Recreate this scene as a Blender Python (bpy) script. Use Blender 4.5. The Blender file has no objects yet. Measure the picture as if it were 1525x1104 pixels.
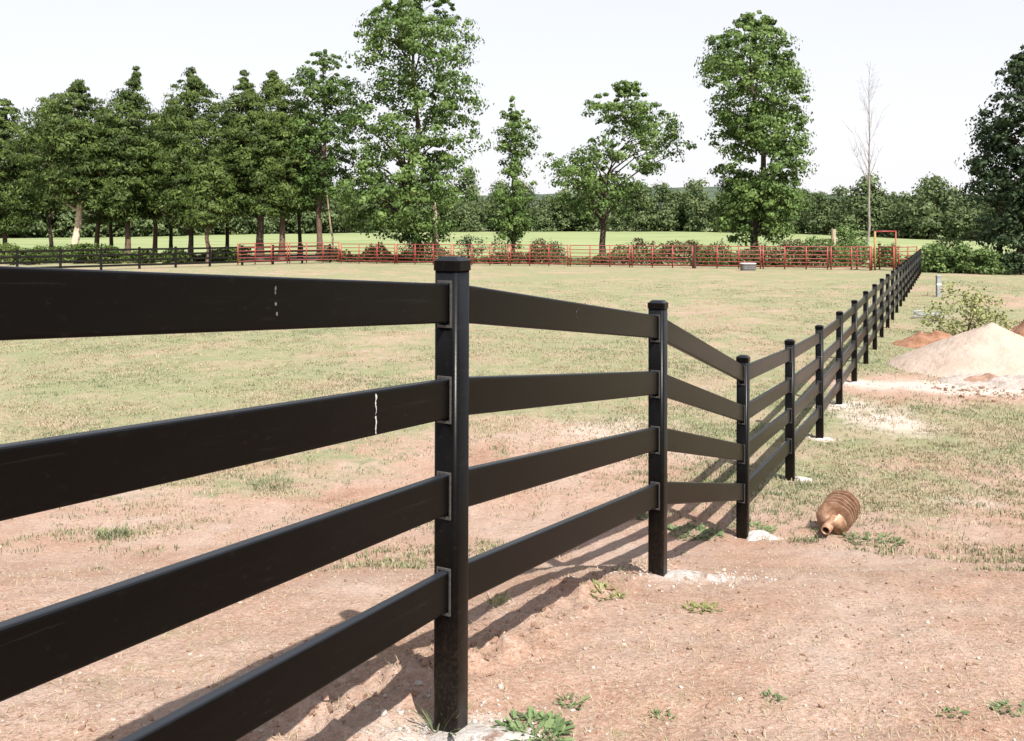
import bpy, bmesh, math, random
import numpy as np
from mathutils import Vector, Matrix, Euler

R = math.radians
scene = bpy.context.scene
# ------------------------------------------------------------------ camera
FPX, CX, HY, EYE = 1270.8, 762.5, 338.0, 2.93      # focal length, centre and horizon of the photograph in its pixels
cam_d = bpy.data.cameras.new('camera')
cam_d.sensor_width = 36.0
cam_d.lens = 36.0 * FPX / 1525.0
cam_d.shift_y = -(552.0 - HY) / 1525.0
cam_d.clip_start = 0.05
cam_d.clip_end = 6000
cam = bpy.data.objects.new('camera', cam_d)
scene.collection.objects.link(cam)
cam.location = (0, 0, EYE)
cam.rotation_euler = (R(90), 0, 0)
scene.camera = cam
# ------------------------------------------------------------------ world, sun, exposure
SUN_AZ = math.atan2(0.42, -0.91)       # clockwise from +Y
SUN_EL = R(52.0)
world = bpy.data.worlds.new('World')
scene.world = world
world.use_nodes = True
wn = world.node_tree.nodes; wl = world.node_tree.links
wn.clear()
sky = wn.new('ShaderNodeTexSky')
sky.sky_type = 'NISHITA'
sky.sun_disc = False
sky.sun_elevation = SUN_EL
sky.sun_rotation = SUN_AZ
sky.altitude = 200
sky.air_density = 1.0
sky.dust_density = 3.5
sky.ozone_density = 1.0
hs = wn.new('ShaderNodeHueSaturation')
hs.inputs['Saturation'].default_value = 0.65
bg = wn.new('ShaderNodeBackground')
bg.inputs['Strength'].default_value = 0.10
veil = wn.new('ShaderNodeMix'); veil.data_type = 'RGBA'      # thin white summer overcast over the blue
tc_ = wn.new('ShaderNodeTexCoord'); sep_ = wn.new('ShaderNodeSeparateXYZ'); wl.new(tc_.outputs['Generated'], sep_.inputs[0])
mr_ = wn.new('ShaderNodeMapRange'); mr_.inputs['From Min'].default_value = 0.0; mr_.inputs['From Max'].default_value = 0.9
mr_.inputs['To Min'].default_value = 0.90; mr_.inputs['To Max'].default_value = 0.18; wl.new(sep_.outputs['Z'], mr_.inputs['Value'])
nz_ = wn.new('ShaderNodeTexNoise'); nz_.inputs['Scale'].default_value = 2.2; nz_.inputs['Detail'].default_value = 5
mp_ = wn.new('ShaderNodeMapping'); mp_.inputs['Scale'].default_value = (1, 1, 2.6); wl.new(tc_.outputs['Generated'], mp_.inputs['Vector']); wl.new(mp_.outputs[0], nz_.inputs['Vector'])
ad_ = wn.new('ShaderNodeMath'); ad_.operation = 'MULTIPLY_ADD'; ad_.inputs[1].default_value = 0.22; wl.new(nz_.outputs['Fac'], ad_.inputs[0])
sb_ = wn.new('ShaderNodeMath'); sb_.operation = 'SUBTRACT'; sb_.inputs[1].default_value = 0.11; wl.new(mr_.outputs[0], sb_.inputs[0]); wl.new(sb_.outputs[0], ad_.inputs[2])
wl.new(ad_.outputs[0], veil.inputs[0])
veil.inputs[7].default_value = (4.9, 4.83, 4.95, 1)
wo = wn.new('ShaderNodeOutputWorld')
wl.new(sky.outputs['Color'], hs.inputs['Color'])
wl.new(hs.outputs['Color'], veil.inputs[6])
wl.new(veil.outputs[2], bg.inputs['Color'])
wl.new(bg.outputs['Background'], wo.inputs['Surface'])
sun_d = bpy.data.lights.new('sun', 'SUN')
sun_d.energy = 5.0
sun_d.angle = R(0.55)
sun_d.color = (1.0, 0.95, 0.88)
sun = bpy.data.objects.new('sun', sun_d)
scene.collection.objects.link(sun)
_sd = Vector((math.sin(SUN_AZ) * math.cos(SUN_EL), math.cos(SUN_AZ) * math.cos(SUN_EL), math.sin(SUN_EL)))
sun.rotation_euler = (-_sd).to_track_quat('-Z', 'Y').to_euler()
sun.location = _sd * 60
vs = scene.view_settings
vs.view_transform = 'Standard'
try: vs.look = 'None'
except Exception: pass
vs.gamma = 1.0
vs.use_curve_mapping = False
vs.exposure = 1.12
try:
    scene.cycles.max_bounces = 6
    scene.cycles.transparent_max_bounces = 4
    scene.cycles.filter_width = 1.5
except Exception: pass

# ------------------------------------------------------------------ helpers
rng = np.random.default_rng(11)
random.seed(5)
COL = scene.collection

def tag(o, label=None, cat=None, group=None, kind=None):
    if label: o['label'] = label
    if cat: o['category'] = cat
    if group: o['group'] = group
    if kind: o['kind'] = kind
    return o
def link(name, data, parent=None, loc=(0, 0, 0)):
    o = bpy.data.objects.new(name, data)
    COL.objects.link(o)
    o.location = loc
    if parent is not None: o.parent = parent
    return o
def empty(name, loc=(0, 0, 0), rz=0.0):
    o = link(name, None, None, loc)
    o.rotation_euler = (0, 0, rz); o.empty_display_size = 0.2
    return o
def npmesh(name, verts, faces, mats=(), smooth=False, attrs=None, mat_idx=None):
    verts = np.asarray(verts, np.float32).reshape(-1, 3); faces = np.asarray(faces, np.int32)
    k = faces.shape[1]; n = faces.shape[0]
    me = bpy.data.meshes.new(name)
    me.vertices.add(len(verts)); me.vertices.foreach_set('co', verts.ravel())
    me.loops.add(n * k); me.loops.foreach_set('vertex_index', faces.ravel())
    me.polygons.add(n)
    me.polygons.foreach_set('loop_start', np.arange(0, n * k, k, dtype=np.int32))
    me.polygons.foreach_set('loop_total', np.full(n, k, np.int32))
    for m in mats: me.materials.append(m)
    if mat_idx is not None: me.polygons.foreach_set('material_index', np.asarray(mat_idx, np.int32))
    me.polygons.foreach_set('use_smooth', np.full(n, bool(smooth)))
    for an, av in (attrs or {}).items():
        a = me.attributes.new(an, 'FLOAT', 'POINT'); a.data.foreach_set('value', np.asarray(av, np.float32))
    me.update(calc_edges=True); me.validate()
    return me
def bmmesh(name, bm, mat, smooth=False):
    me = bpy.data.meshes.new(name)
    bm.to_mesh(me); bm.free()
    if mat is not None: me.materials.append(mat)
    for p in me.polygons: p.use_smooth = smooth
    return me

# vectorised value noise
def _h(ix, iy, iz, s):
    n = (ix * 374761393 + iy * 668265263 + iz * 2147483647 + s * 974634777) & 0xffffffff
    n = ((n ^ (n >> 13)) * 1274126177) & 0xffffffff
    n = (n ^ (n >> 16)) & 0xffffffff
    return n / 4294967295.0
def vnoise(x, y, z=0.0, s=0):
    x = np.asarray(x, float); y = np.asarray(y, float); z = np.zeros_like(x) + z
    ix, iy, iz = np.floor(x).astype(np.int64), np.floor(y).astype(np.int64), np.floor(z).astype(np.int64)
    fx, fy, fz = x - ix, y - iy, z - iz
    fx, fy, fz = (f * f * (3 - 2 * f) for f in (fx, fy, fz))
    out = 0
    for dx in (0, 1):
        for dy in (0, 1):
            for dz in (0, 1):
                w = (fx if dx else 1 - fx) * (fy if dy else 1 - fy) * (fz if dz else 1 - fz)
                out = out + w * _h(ix + dx, iy + dy, iz + dz, s)
    return out
def fbm(x, y, z=0.0, s=0, o=4):
    a, t, f, v = 1.0, 0.0, 1.0, 0.0
    for i in range(o):
        v = v + a * vnoise(np.asarray(x) * f, np.asarray(y) * f, np.asarray(z) * f, s + i); t += a; a *= 0.5; f *= 2.03
    return v / t
def sstep(a, b, x):
    t = np.clip((np.asarray(x, float) - a) / (b - a), 0, 1); return t * t * (3 - 2 * t)

# ------------------------------------------------------------------ the lie of the land
FD = np.array([0.4562, 0.8899])                       # direction of the black fence on the ground
FN = np.array([-0.8899, 0.4562])                      # its left-hand normal (paddock side)
P0 = np.array([-0.2152, 3.0792])                      # nearest post in view
STEP = 2.44
TOPS = [-0.13, -0.46, -1.135, -1.28, -1.37] + [-1.39] * 30     # post tops below the eye, first entry = nearest post in view
_py = np.linspace(-60, 80, 7001)
_pz = np.interp(_py, [-60, -10, 0, 1.5, 3.08, 4.2, 5.25, 6.4, 7.42, 8.4, 9.6, 11.8, 80], [1.9, 1.5, 1.36, 1.26, 1.12, .98, .79, .38, .23, .12, .05, .0, .0])
_k = np.exp(-0.5 * (np.arange(-60, 61) / 12.0) ** 2); _k /= _k.sum()
_pz = np.convolve(np.pad(_pz, 60, mode='edge'), _k, mode='valid')
_fa = [-2, -0.62, -0.45, -0.3, 0.0, 0.2, 0.33, 0.48, 0.62, 2]
_fy = [150, 150, 165, 200, 235, 235, 215, 180, 150, 150]
_fz = [0.8, 0.95, 1.0, 1.25, 1.65, 1.65, 1.2, 0.35, 0.1, 0.0]
def forest_y(a): return np.interp(a, _fa, _fy)
def fence_perp(x, y): return (x - P0[0]) * FN[0] + (y - P0[1]) * FN[1]
def fence_along(x, y): return (x - P0[0]) * FD[0] + (y - P0[1]) * FD[1]
def height(x, y, fine=True):
    x = np.asarray(x, float); y = np.asarray(y, float)
    base = np.interp(y, _py, _pz)
    yy = np.maximum(y, 1.0); a = np.clip(x / yy, -2, 2)
    yf = forest_y(a); zf = np.interp(a, _fa, _fz)
    far = zf * sstep(80, 1, 0) if False else zf * np.clip((yy - 82) / (yf - 82), 0, 4) ** 1.1 * (y > 82)
    z = base + np.minimum(far, zf * 1.6)
    r = np.hypot(x, y)
    near = sstep(70, 20, r) if False else 1 - sstep(20, 70, r)
    z = z + (fbm(x * .35, y * .35, 0, 3, 3) - .5) * .10 * near * sstep(3, 9, r)
    if fine:
        v = 1 - sstep(8, 26, r)
        z = z + (fbm(x * 2.2, y * 2.2, 0, 7, 3) - .5) * .05 * (0.3 + 0.7 * v)
        z = z + (fbm(x * 9, y * 9, 0, 17, 3) - .5) * .028 * v
        # dug earth thrown up along the near part of the fence
        q = fence_perp(x, y); t = fence_along(x, y)
        lft = 1 - sstep(-.1, .7, t)
        ridge = np.exp(-((q - .24 - .28 * lft) / (.20 + .16 * lft)) ** 2) * (1 - sstep(2.6, 4.2, t)) * sstep(-2.5, -1.5, t) * (1 + .5 * lft)
        lump = fbm(x * 5, y * 5, 0, 23, 3)
        z = z + ridge * (0.02 + .12 * np.maximum(lump - .46, 0) * 2 + .05 * (fbm(x * 13, y * 13, 0, 29, 3) - .5))
    return z
def H(x, y): return float(height(np.array([x]), np.array([y]))[0])
def at(px, py, Y): return Vector(((px - CX) / FPX * Y, Y, EYE + (HY - py) / FPX * Y))
def ground_at(px, Y):
    x = (px - CX) / FPX * Y; return Vector((x, Y, H(x, Y)))
def ground_hit(px, py):
    Y = np.linspace(1.5, 75, 6000); X = (px - CX) / FPX * Y
    zr = EYE + (HY - py) / FPX * Y
    d = zr - height(X, Y, False); i = int(np.argmax(d < 0)) if (d < 0).any() else 5999
    return Vector((X[i], Y[i], H(X[i], Y[i])))
def grassiness(x, y):
    """how much dead and living turf covers the earth (0 bare dirt, 1 turf)"""
    q = fence_perp(x, y); r = np.hypot(x, y)
    n = fbm(x * .33, y * .33, 0, 41, 4); n2 = fbm(x * 1.3, y * 1.3, 0, 45, 3)
    inside = sstep(7.4, 13.5, y + .35 * np.minimum(x, 0) * 0 + 1.5 * (n - .5))
    outside = sstep(6.8, 11.5, y) * .82
    side = sstep(-.3, .6, q)
    g = inside * side + outside * (1 - side)
    g = g * (.45 + .9 * sstep(.32, .62, n)) + .25 * sstep(.55, .75, n2)
    # bare strip with sand between the fence and the sand heap
    strip = np.exp(-((y - 15.2) / 1.7) ** 2) * sstep(4.8, 6.3, x) * (x < 40)
    g = g * (1 - .9 * strip)
    bare = np.exp(-(((x - 1.6) / 2.2) ** 2 + ((y - 11.5) / 2.2) ** 2)) * side
    g = g * (1 - .75 * bare)
    return np.clip(g, 0, 1)
def sandiness(x, y):
    s = .75 * np.exp(-(((x - 9.2) / 2.0) ** 2 + ((y - 15.2) / .8) ** 2))
    s = s + .6 * np.exp(-(((x - 7.4) / 1.5) ** 2 + ((y - 16.0) / .8) ** 2))
    s = s + .7 * np.exp(-(((x - 5.6) / .9) ** 2 + ((y - 13.2) / 1.6) ** 2))
    s = s + .55 * np.exp(-(((x - 1.6) / 1.5) ** 2 + ((y - 12.2) / 1.3) ** 2))
    s = s + .4 * np.exp(-(((x - 4.6) / .7) ** 2 + ((y - 8.7) / .5) ** 2))
    s = s + .5 * np.exp(-(((x - 3.2) / .6) ** 2 + ((y - 6.5) / .35) ** 2))
    for n_, (ox, oy, rx_, w_) in enumerate([(0, -.08, .42, 1.0), (.22, 0, .42, 1.0), (.15, 0, .22, .8), (.15, 0, .3, .8), (.05, 0, .32, .8), (.03, 0, .32, .8), (.05, 0, .32, .7)]):
        q_ = P0 + FD * STEP * n_; s = s + w_ * np.exp(-(((x - q_[0] - ox) / rx_) ** 2 + ((y - q_[1] - oy) / (rx_ * .6)) ** 2) * 1.2)
    s = s * (.5 + fbm(x * 1.7, y * 1.7, 0, 61, 3))
    return np.clip(s, 0, 1)

# ------------------------------------------------------------------ materials
def mat_new(name):
    m = bpy.data.materials.new(name); m.use_nodes = True
    nt = m.node_tree; nt.nodes.clear()
    out = nt.nodes.new('ShaderNodeOutputMaterial'); p = nt.nodes.new('ShaderNodeBsdfPrincipled')
    nt.links.new(p.outputs['BSDF'], out.inputs['Surface'])
    return m, nt, p, out
def N(nt, t, **kw):
    n = nt.nodes.new(t)
    for k, v in kw.items(): setattr(n, k, v)
    return n
def ramp(nt, fac, stops):
    r = N(nt, 'ShaderNodeValToRGB'); e = r.color_ramp.elements
    while len(e) < len(stops): e.new(0.5)
    for i, (p, c) in enumerate(stops):
        e[i].position = p; e[i].color = (*c, 1) if len(c) == 3 else c
    nt.links.new(fac, r.inputs['Fac']); return r.outputs['Color']
def noise(nt, scale, detail=4, rough=.55, vec=None, dist=0.0):
    n = N(nt, 'ShaderNodeTexNoise'); n.inputs['Scale'].default_value = scale; n.inputs['Detail'].default_value = detail
    n.inputs['Roughness'].default_value = rough; n.inputs['Distortion'].default_value = dist
    if vec is not None: nt.links.new(vec, n.inputs['Vector'])
    return n.outputs['Fac']
def mixc(nt, fac, a, b, mode='MIX'):
    m = N(nt, 'ShaderNodeMix', data_type='RGBA', blend_type=mode)
    for s, v in ((0, fac), (6, a), (7, b)):
        if isinstance(v, (int, float)): m.inputs[s].default_value = v
        elif isinstance(v, tuple): m.inputs[s].default_value = (*v, 1)
        else: nt.links.new(v, m.inputs[s])
    return m.outputs[2]
def math_(nt, op, a, b=0.0):
    m = N(nt, 'ShaderNodeMath', operation=op)
    for i, v in enumerate((a, b)):
        if isinstance(v, (int, float)): m.inputs[i].default_value = v
        else: nt.links.new(v, m.inputs[i])
    return m.outputs[0]
def objco(nt): return N(nt, 'ShaderNodeTexCoord').outputs['Object']
def attr(nt, name): return N(nt, 'ShaderNodeAttribute', attribute_name=name).outputs['Fac']
def bump(nt, p, h, strength=.3, dist=.02):
    b = N(nt, 'ShaderNodeBump'); b.inputs['Strength'].default_value = strength; b.inputs['Distance'].default_value = dist
    nt.links.new(h, b.inputs['Height']); nt.links.new(b.outputs['Normal'], p.inputs['Normal'])
def simple(name, c1, c2, scale=8, rough=.8, spec=.3, bstr=0.0, bdist=.01, metal=0.0, detail=5):
    m, nt, p, out = mat_new(name); co = objco(nt)
    f = noise(nt, scale, detail, .6, co)
    nt.links.new(ramp(nt, f, [(.3, c1), (.7, c2)]), p.inputs['Base Color'])
    p.inputs['Roughness'].default_value = rough; p.inputs['Specular IOR Level'].default_value = spec; p.inputs['Metallic'].default_value = metal
    if bstr: bump(nt, p, noise(nt, scale * 3, 5, .65, co), bstr, bdist)
    return m
def leafmat(name, dark, mid, light, trans=.25, rough=.55):
    m, nt, p, out = mat_new(name)
    c = ramp(nt, attr(nt, 'tint'), [(0, dark), (.5, mid), (1, light)])
    nt.links.new(c, p.inputs['Base Color'])
    p.inputs['Roughness'].default_value = rough; p.inputs['Specular IOR Level'].default_value = .15
    t = N(nt, 'ShaderNodeBsdfTranslucent'); nt.links.new(c, t.inputs['Color'])
    mx = N(nt, 'ShaderNodeMixShader'); mx.inputs[0].default_value = trans
    nt.links.new(p.outputs[0], mx.inputs[1]); nt.links.new(t.outputs[0], mx.inputs[2]); nt.links.new(mx.outputs[0], out.inputs['Surface'])
    return m

M = {}
# earth with dead turf
m, nt, p, out = mat_new('dry_earth'); co = objco(nt)
g = attr(nt, 'grass'); sa = attr(nt, 'sand')
n1 = noise(nt, .8, 5, .6, co); n2 = noise(nt, 5, 6, .65, co); n3 = noise(nt, 38, 4, .7, co); n4 = noise(nt, 140, 3, .7, co)
dirt = ramp(nt, n1, [(.28, (.20, .105, .066)), (.42, (.268, .168, .120)), (.58, (.30, .212, .168)), (.76, (.315, .25, .215))])
dirt = mixc(nt, math_(nt, 'MULTIPLY', ramp(nt, n2, [(.5, (0, 0, 0)), (.72, (1, 1, 1))]), .55), dirt, (.21, .108, .066))
dirt = mixc(nt, math_(nt, 'MULTIPLY', ramp(nt, n3, [(.52, (0, 0, 0)), (.66, (1, 1, 1))]), .5), dirt, (.37, .305, .265))
dirt = mixc(nt, math_(nt, 'MULTIPLY', ramp(nt, n3, [(.30, (1, 1, 1)), (.42, (0, 0, 0))]), .5), dirt, (.15, .088, .060))
turf = ramp(nt, noise(nt, .45, 5, .6, co), [(.30, (.245, .172, .122)), (.42, (.238, .196, .126)), (.51, (.140, .165, .078)), (.60, (.215, .192, .116)), (.8, (.245, .178, .128))])
turf = mixc(nt, math_(nt, 'MULTIPLY', ramp(nt, noise(nt, .16, 5, .6, co, .5), [(.47, (0, 0, 0)), (.62, (1, 1, 1))]), .75), turf, (.140, .172, .080))
turf = mixc(nt, math_(nt, 'MULTIPLY', ramp(nt, noise(nt, 3.2, 5, .7, co), [(.5, (0, 0, 0)), (.68, (1, 1, 1))]), .6), turf, (.105, .122, .066))
turf = mixc(nt, math_(nt, 'MULTIPLY', ramp(nt, noise(nt, 2.3, 5, .7, co, .6), [(.52, (0, 0, 0)), (.7, (1, 1, 1))]), .7), turf, (.275, .215, .155))
turf = mixc(nt, math_(nt, 'MULTIPLY', ramp(nt, n3, [(.5, (0, 0, 0)), (.7, (1, 1, 1))]), .5), turf, (.265, .232, .16))
gg = math_(nt, 'ADD', g, math_(nt, 'MULTIPLY', math_(nt, 'SUBTRACT', n2, .5), 1.1))
col = mixc(nt, ramp(nt, gg, [(.25, (0, 0, 0)), (.6, (1, 1, 1))]), dirt, turf)
ss = math_(nt, 'ADD', sa, math_(nt, 'MULTIPLY', math_(nt, 'SUBTRACT', n2, .5), .9))
col = mixc(nt, ramp(nt, ss, [(.3, (0, 0, 0)), (.75, (1, 1, 1))]), col, (.42, .36, .32))
col = mixc(nt, math_(nt, 'MULTIPLY', ramp(nt, n4, [(.5, (0, 0, 0)), (.75, (1, 1, 1))]), .35), col, (.34, .28, .235))
n5 = noise(nt, 46, 6, .85, co); n6 = noise(nt, 13, 7, .85, co, .4)
col = mixc(nt, math_(nt, 'MULTIPLY', ramp(nt, n5, [(.53, (0, 0, 0)), (.62, (1, 1, 1))]), .5), col, (.44, .37, .315))
col = mixc(nt, math_(nt, 'MULTIPLY', ramp(nt, n5, [(.37, (1, 1, 1)), (.46, (0, 0, 0))]), .5), col, (.12, .076, .052))
col = mixc(nt, math_(nt, 'MULTIPLY', ramp(nt, n6, [(.37, (1, 1, 1)), (.46, (0, 0, 0))]), .5), col, (.155, .098, .066))
nt.links.new(col, p.inputs['Base Color']); p.inputs['Roughness'].default_value = .95; p.inputs['Specular IOR Level'].default_value = .1
bump(nt, p, math_(nt, 'ADD', math_(nt, 'MULTIPLY', n3, 1.0), math_(nt, 'MULTIPLY', n4, .4)), .75, .02)
M['earth'] = m
m, nt, p, out = mat_new('meadow'); co = objco(nt)
sx = N(nt, 'ShaderNodeMapping'); sx.inputs['Scale'].default_value = (.35, 1, 1); nt.links.new(co, sx.inputs['Vector'])
c = ramp(nt, noise(nt, .12, 6, .65, sx.outputs[0]), [(.32, (.125, .165, .070)), (.5, (.170, .210, .095)), (.66, (.225, .235, .125))])
c = mixc(nt, math_(nt, 'MULTIPLY', ramp(nt, noise(nt, 1.2, 5, .7, sx.outputs[0]), [(.45, (0, 0, 0)), (.7, (1, 1, 1))]), .45), c, (.23, .23, .13))
nt.links.new(c, p.inputs['Base Color']); p.inputs['Roughness'].default_value = .95; p.inputs['Specular IOR Level'].default_value = .1
M['meadow'] = m
# black fence plastic, dusty and scuffed
m, nt, p, out = mat_new('black_fence_plastic'); co = objco(nt)
f1 = noise(nt, 6, 6, .65, co); f2 = noise(nt, 60, 5, .7, co)
c = ramp(nt, f1, [(.3, (.0012, .0011, .0010)), (.75, (.0022, .0019, .0017))])
c = mixc(nt, math_(nt, 'MULTIPLY', ramp(nt, f2, [(.6, (0, 0, 0)), (.8, (1, 1, 1))]), .16), c, (.055, .047, .04))
st = N(nt, 'ShaderNodeMapping'); st.inputs['Scale'].default_value = (2.2, 30, 30); nt.links.new(co, st.inputs['Vector'])
c = mixc(nt, math_(nt, 'MULTIPLY', ramp(nt, noise(nt, 1.6, 6, .75, st.outputs[0]), [(.58, (0, 0, 0)), (.75, (1, 1, 1))]), .22), c, (.04, .037, .034))
sn = N(nt, 'ShaderNodeSeparateXYZ'); nt.links.new(N(nt, 'ShaderNodeTexCoord').outputs['Normal'], sn.inputs[0])   # bluish sky sheen painted into the colour of upward faces
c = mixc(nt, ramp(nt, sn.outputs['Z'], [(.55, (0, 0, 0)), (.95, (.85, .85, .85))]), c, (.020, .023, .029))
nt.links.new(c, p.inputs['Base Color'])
rr = N(nt, 'ShaderNodeMapRange'); rr.inputs['To Min'].default_value = .26; rr.inputs['To Max'].default_value = .36
nt.links.new(f1, rr.inputs['Value']); nt.links.new(rr.outputs[0], p.inputs['Roughness'])
p.inputs['Specular IOR Level'].default_value = .11
bump(nt, p, noise(nt, 220, 3, .6, co), .12, .002)
M['black'] = m
def dusty_copy(name):
    m2 = m.copy(); m2.name = name; nt2 = m2.node_tree; p2 = [q for q in nt2.nodes if q.type == 'BSDF_PRINCIPLED'][0]
    src = p2.inputs['Base Color'].links[0].from_socket; co2 = objco(nt2)
    sz_ = N(nt2, 'ShaderNodeSeparateXYZ'); nt2.links.new(co2, sz_.inputs[0])
    mr = N(nt2, 'ShaderNodeMapRange'); mr.inputs['From Min'].default_value = 1.45; mr.inputs['From Max'].default_value = 2.0
    nt2.links.new(math_(nt2, 'ADD', math_(nt2, 'MULTIPLY', sz_.outputs['Z'], -1.0), math_(nt2, 'MULTIPLY', noise(nt2, 14, 6, .7, co2), .45)), mr.inputs['Value'])
    spots = ramp(nt2, noise(nt2, 75, 4, .7, co2), [(.45, (.15, .15, .15)), (.68, (1, 1, 1))])
    cc = mixc(nt2, math_(nt2, 'MULTIPLY', math_(nt2, 'MULTIPLY', mr.outputs[0], spots), .22), src, (.15, .105, .08))
    nt2.links.new(cc, p2.inputs['Base Color']); return m2
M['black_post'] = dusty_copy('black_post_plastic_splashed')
m, nt, p, out = mat_new('bracket_grey'); co = objco(nt)
nt.links.new(ramp(nt, noise(nt, 40, 4, .6, co), [(.3, (.026, .025, .024)), (.7, (.052, .049, .046))]), p.inputs['Base Color'])
p.inputs['Roughness'].default_value = .42
M['bracket'] = m
M['far_black'] = simple('dark_board_paint', (.004, .0035, .003), (.008, .007, .006), 4, .6, .15)
M['dropping'] = simple('dried_white_streak', (.22, .22, .21), (.46, .45, .43), 130, .9)
M['scuff'] = simple('grey_scuff', (.05, .048, .045), (.10, .095, .09), 90, .9)
M['red'] = simple('red_pipe_paint', (.175, .024, .021), (.245, .044, .037), 3, .5, .4)
M['rust_red'] = simple('rusty_red_paint', (.18, .040, .027), (.27, .075, .048), 6, .6, .3)
M['ochre'] = simple('faded_ochre_pole', (.20, .13, .05), (.30, .19, .08), 8, .8)
M['dark_wood'] = simple('dark_brown_post', (.03, .018, .012), (.06, .035, .022), 10, .85)
M['pale_wood'] = simple('weathered_pale_wood', (.26, .20, .14), (.42, .34, .26), 14, .9, .2, .4)
M['bark'] = simple('dark_bark', (.035, .026, .020), (.085, .066, .052), 3, .95, .1, .8, .05)
M['bark_brown'] = simple('reddish_bark', (.07, .042, .030), (.15, .105, .08), 3, .95, .1, .8, .05)
M['bark_pale'] = simple('pale_bark', (.38, .30, .21), (.56, .47, .35), 2.5, .95, .1, .6, .04)
M['bark_mid'] = simple('tan_bark', (.16, .115, .08), (.30, .235, .175), 2.5, .95, .1, .6, .04)
M['bark_grey'] = simple('grey_dead_bark', (.16, .14, .13), (.28, .25, .24), 3, .95, .1)
M['cedar'] = leafmat('cedar_foliage', (.024, .038, .009), (.060, .092, .021), (.130, .172, .046), .24)
M['oak'] = leafmat('broad_leaf_foliage', (.030, .058, .016), (.086, .142, .036), (.20, .275, .085), .32)
M['dark_leaf'] = leafmat('dark_tree_foliage', (.012, .022, .010), (.028, .048, .020), (.065, .100, .042), .15)
M['wood_leaf'] = leafmat('far_wood_foliage', (.038, .060, .026), (.086, .120, .048), (.175, .215, .088), .28)
M['shrub'] = leafmat('shrub_foliage', (.052, .088, .028), (.108, .165, .052), (.20, .27, .10), .3)
M['weed'] = leafmat('weed_leaves', (.06, .095, .04), (.11, .165, .07), (.20, .26, .12), .3)
M['yellow_weed'] = leafmat('yellowing_leaves', (.10, .12, .04), (.20, .22, .08), (.32, .32, .15), .3)
M['brush'] = leafmat('brown_brush', (.040, .032, .017), (.085, .078, .036), (.13, .15, .055), .15)
M['straw'] = leafmat('dead_grass', (.175, .14, .088), (.26, .215, .138), (.36, .315, .21), .2, .8)
M['green_grass'] = leafmat('green_grass', (.075, .105, .048), (.130, .160, .078), (.21, .225, .125), .3, .7)
M['sand'] = simple('pale_sand', (.28, .222, .182), (.345, .283, .24), 2.2, .95, .1, .9, .05, detail=10)
M['gravel'] = simple('white_gravel', (.27, .225, .20), (.42, .375, .345), 16, .95, .1, 1.0, .04, detail=8)
M['red_dirt'] = simple('red_subsoil', (.17, .082, .046), (.27, .155, .105), 5, .97, .1, 1.0, .04, detail=8)
M['clod'] = simple('dirt_clod', (.16, .095, .065), (.27, .185, .145), 9, .97, .1, .8, .02)
M['concrete'] = simple('spilled_concrete', (.30, .265, .235), (.50, .47, .44), 14, .95, .15, 1.0, .02, detail=8)
m, nt, p, out = mat_new('spilled_concrete_dirty'); co = objco(nt)
c = ramp(nt, noise(nt, 18, 8, .7, co), [(.3, (.36, .325, .30)), (.65, (.52, .49, .465))])
c = mixc(nt, ramp(nt, noise(nt, 11, 7, .75, co, .5), [(.51, (0, 0, 0)), (.63, (1, 1, 1))]), c, (.23, .155, .118))
nt.links.new(c, p.inputs['Base Color']); p.inputs['Roughness'].default_value = .95; p.inputs['Specular IOR Level'].default_value = .1
bump(nt, p, noise(nt, 60, 6, .75, co), 1.0, .02)
M['concrete_dirty'] = m
M['stone'] = simple('pale_stone', (.22, .175, .145), (.36, .31, .275), 12, .95, .1)
M['rust'] = simple('rusty_steel', (.16, .080, .045), (.40, .25, .165), 16, .5, .45, .6, .004, metal=.3, detail=8)
M['pipe_dark'] = simple('dark_pipe_disc', (.02, .010, .007), (.04, .02, .012), 14, .8)
M['wire'] = simple('galvanised_wire', (.16, .17, .19), (.34, .35, .37), 9, .5)
M['stub'] = simple('grey_plastic_pedestal', (.16, .17, .18), (.26, .27, .28), 9, .6)
M['stub_pale'] = simple('pale_tag', (.55, .55, .55), (.65, .65, .65), 9, .6)
M['tank'] = simple('dark_tank_side', (.06, .057, .06), (.12, .115, .115), 6, .5)
M['tank_rim'] = simple('pale_tank_rim', (.48, .46, .46), (.6, .58, .57), 8, .5)
M['hill'] = simple('wooded_hill', (.035, .05, .04), (.07, .09, .06), .12, 1, .05)
m, nt, p, out = mat_new('tank_water'); p.inputs['Base Color'].default_value = (.05, .06, .06, 1); p.inputs['Roughness'].default_value = .05
M['water'] = m

# ------------------------------------------------------------------ ground and meadow: one fan of rings, dense where the land is near
ang = np.concatenate([np.linspace(-180, -46, 68)[:-1], np.linspace(-46, 46, 470), np.linspace(46, 180, 68)[1:-1]])
rad = [0.25]
while rad[-1] < 2600:
    r_ = rad[-1]; rad.append(r_ * (1.05 if r_ < 1.2 else 1.0105 if r_ < 22 else 1.03 if r_ < 400 else 1.12))
rad = np.array(rad)
A_, R_ = np.meshgrid(np.radians(ang), rad)
gx, gy = (np.sin(A_) * R_).ravel(), (np.cos(A_) * R_).ravel()
gz = height(gx, gy)
na, nr = len(ang), len(rad)
ii, jj = np.meshgrid(np.arange(nr - 1), np.arange(na), indexing='ij')
j2 = (jj + 1) % na
F = np.stack([ii * na + jj, ii * na + j2, (ii + 1) * na + j2, (ii + 1) * na + jj], -1).reshape(-1, 4)[:, ::-1]
cy = gy[F].mean(1); cxm = gx[F].mean(1)
is_m = (cy > 79.5 - .12 * cxm) & (np.abs(cxm) < cy * 1.4)
gv = np.stack([gx, gy, gz], 1)
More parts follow.
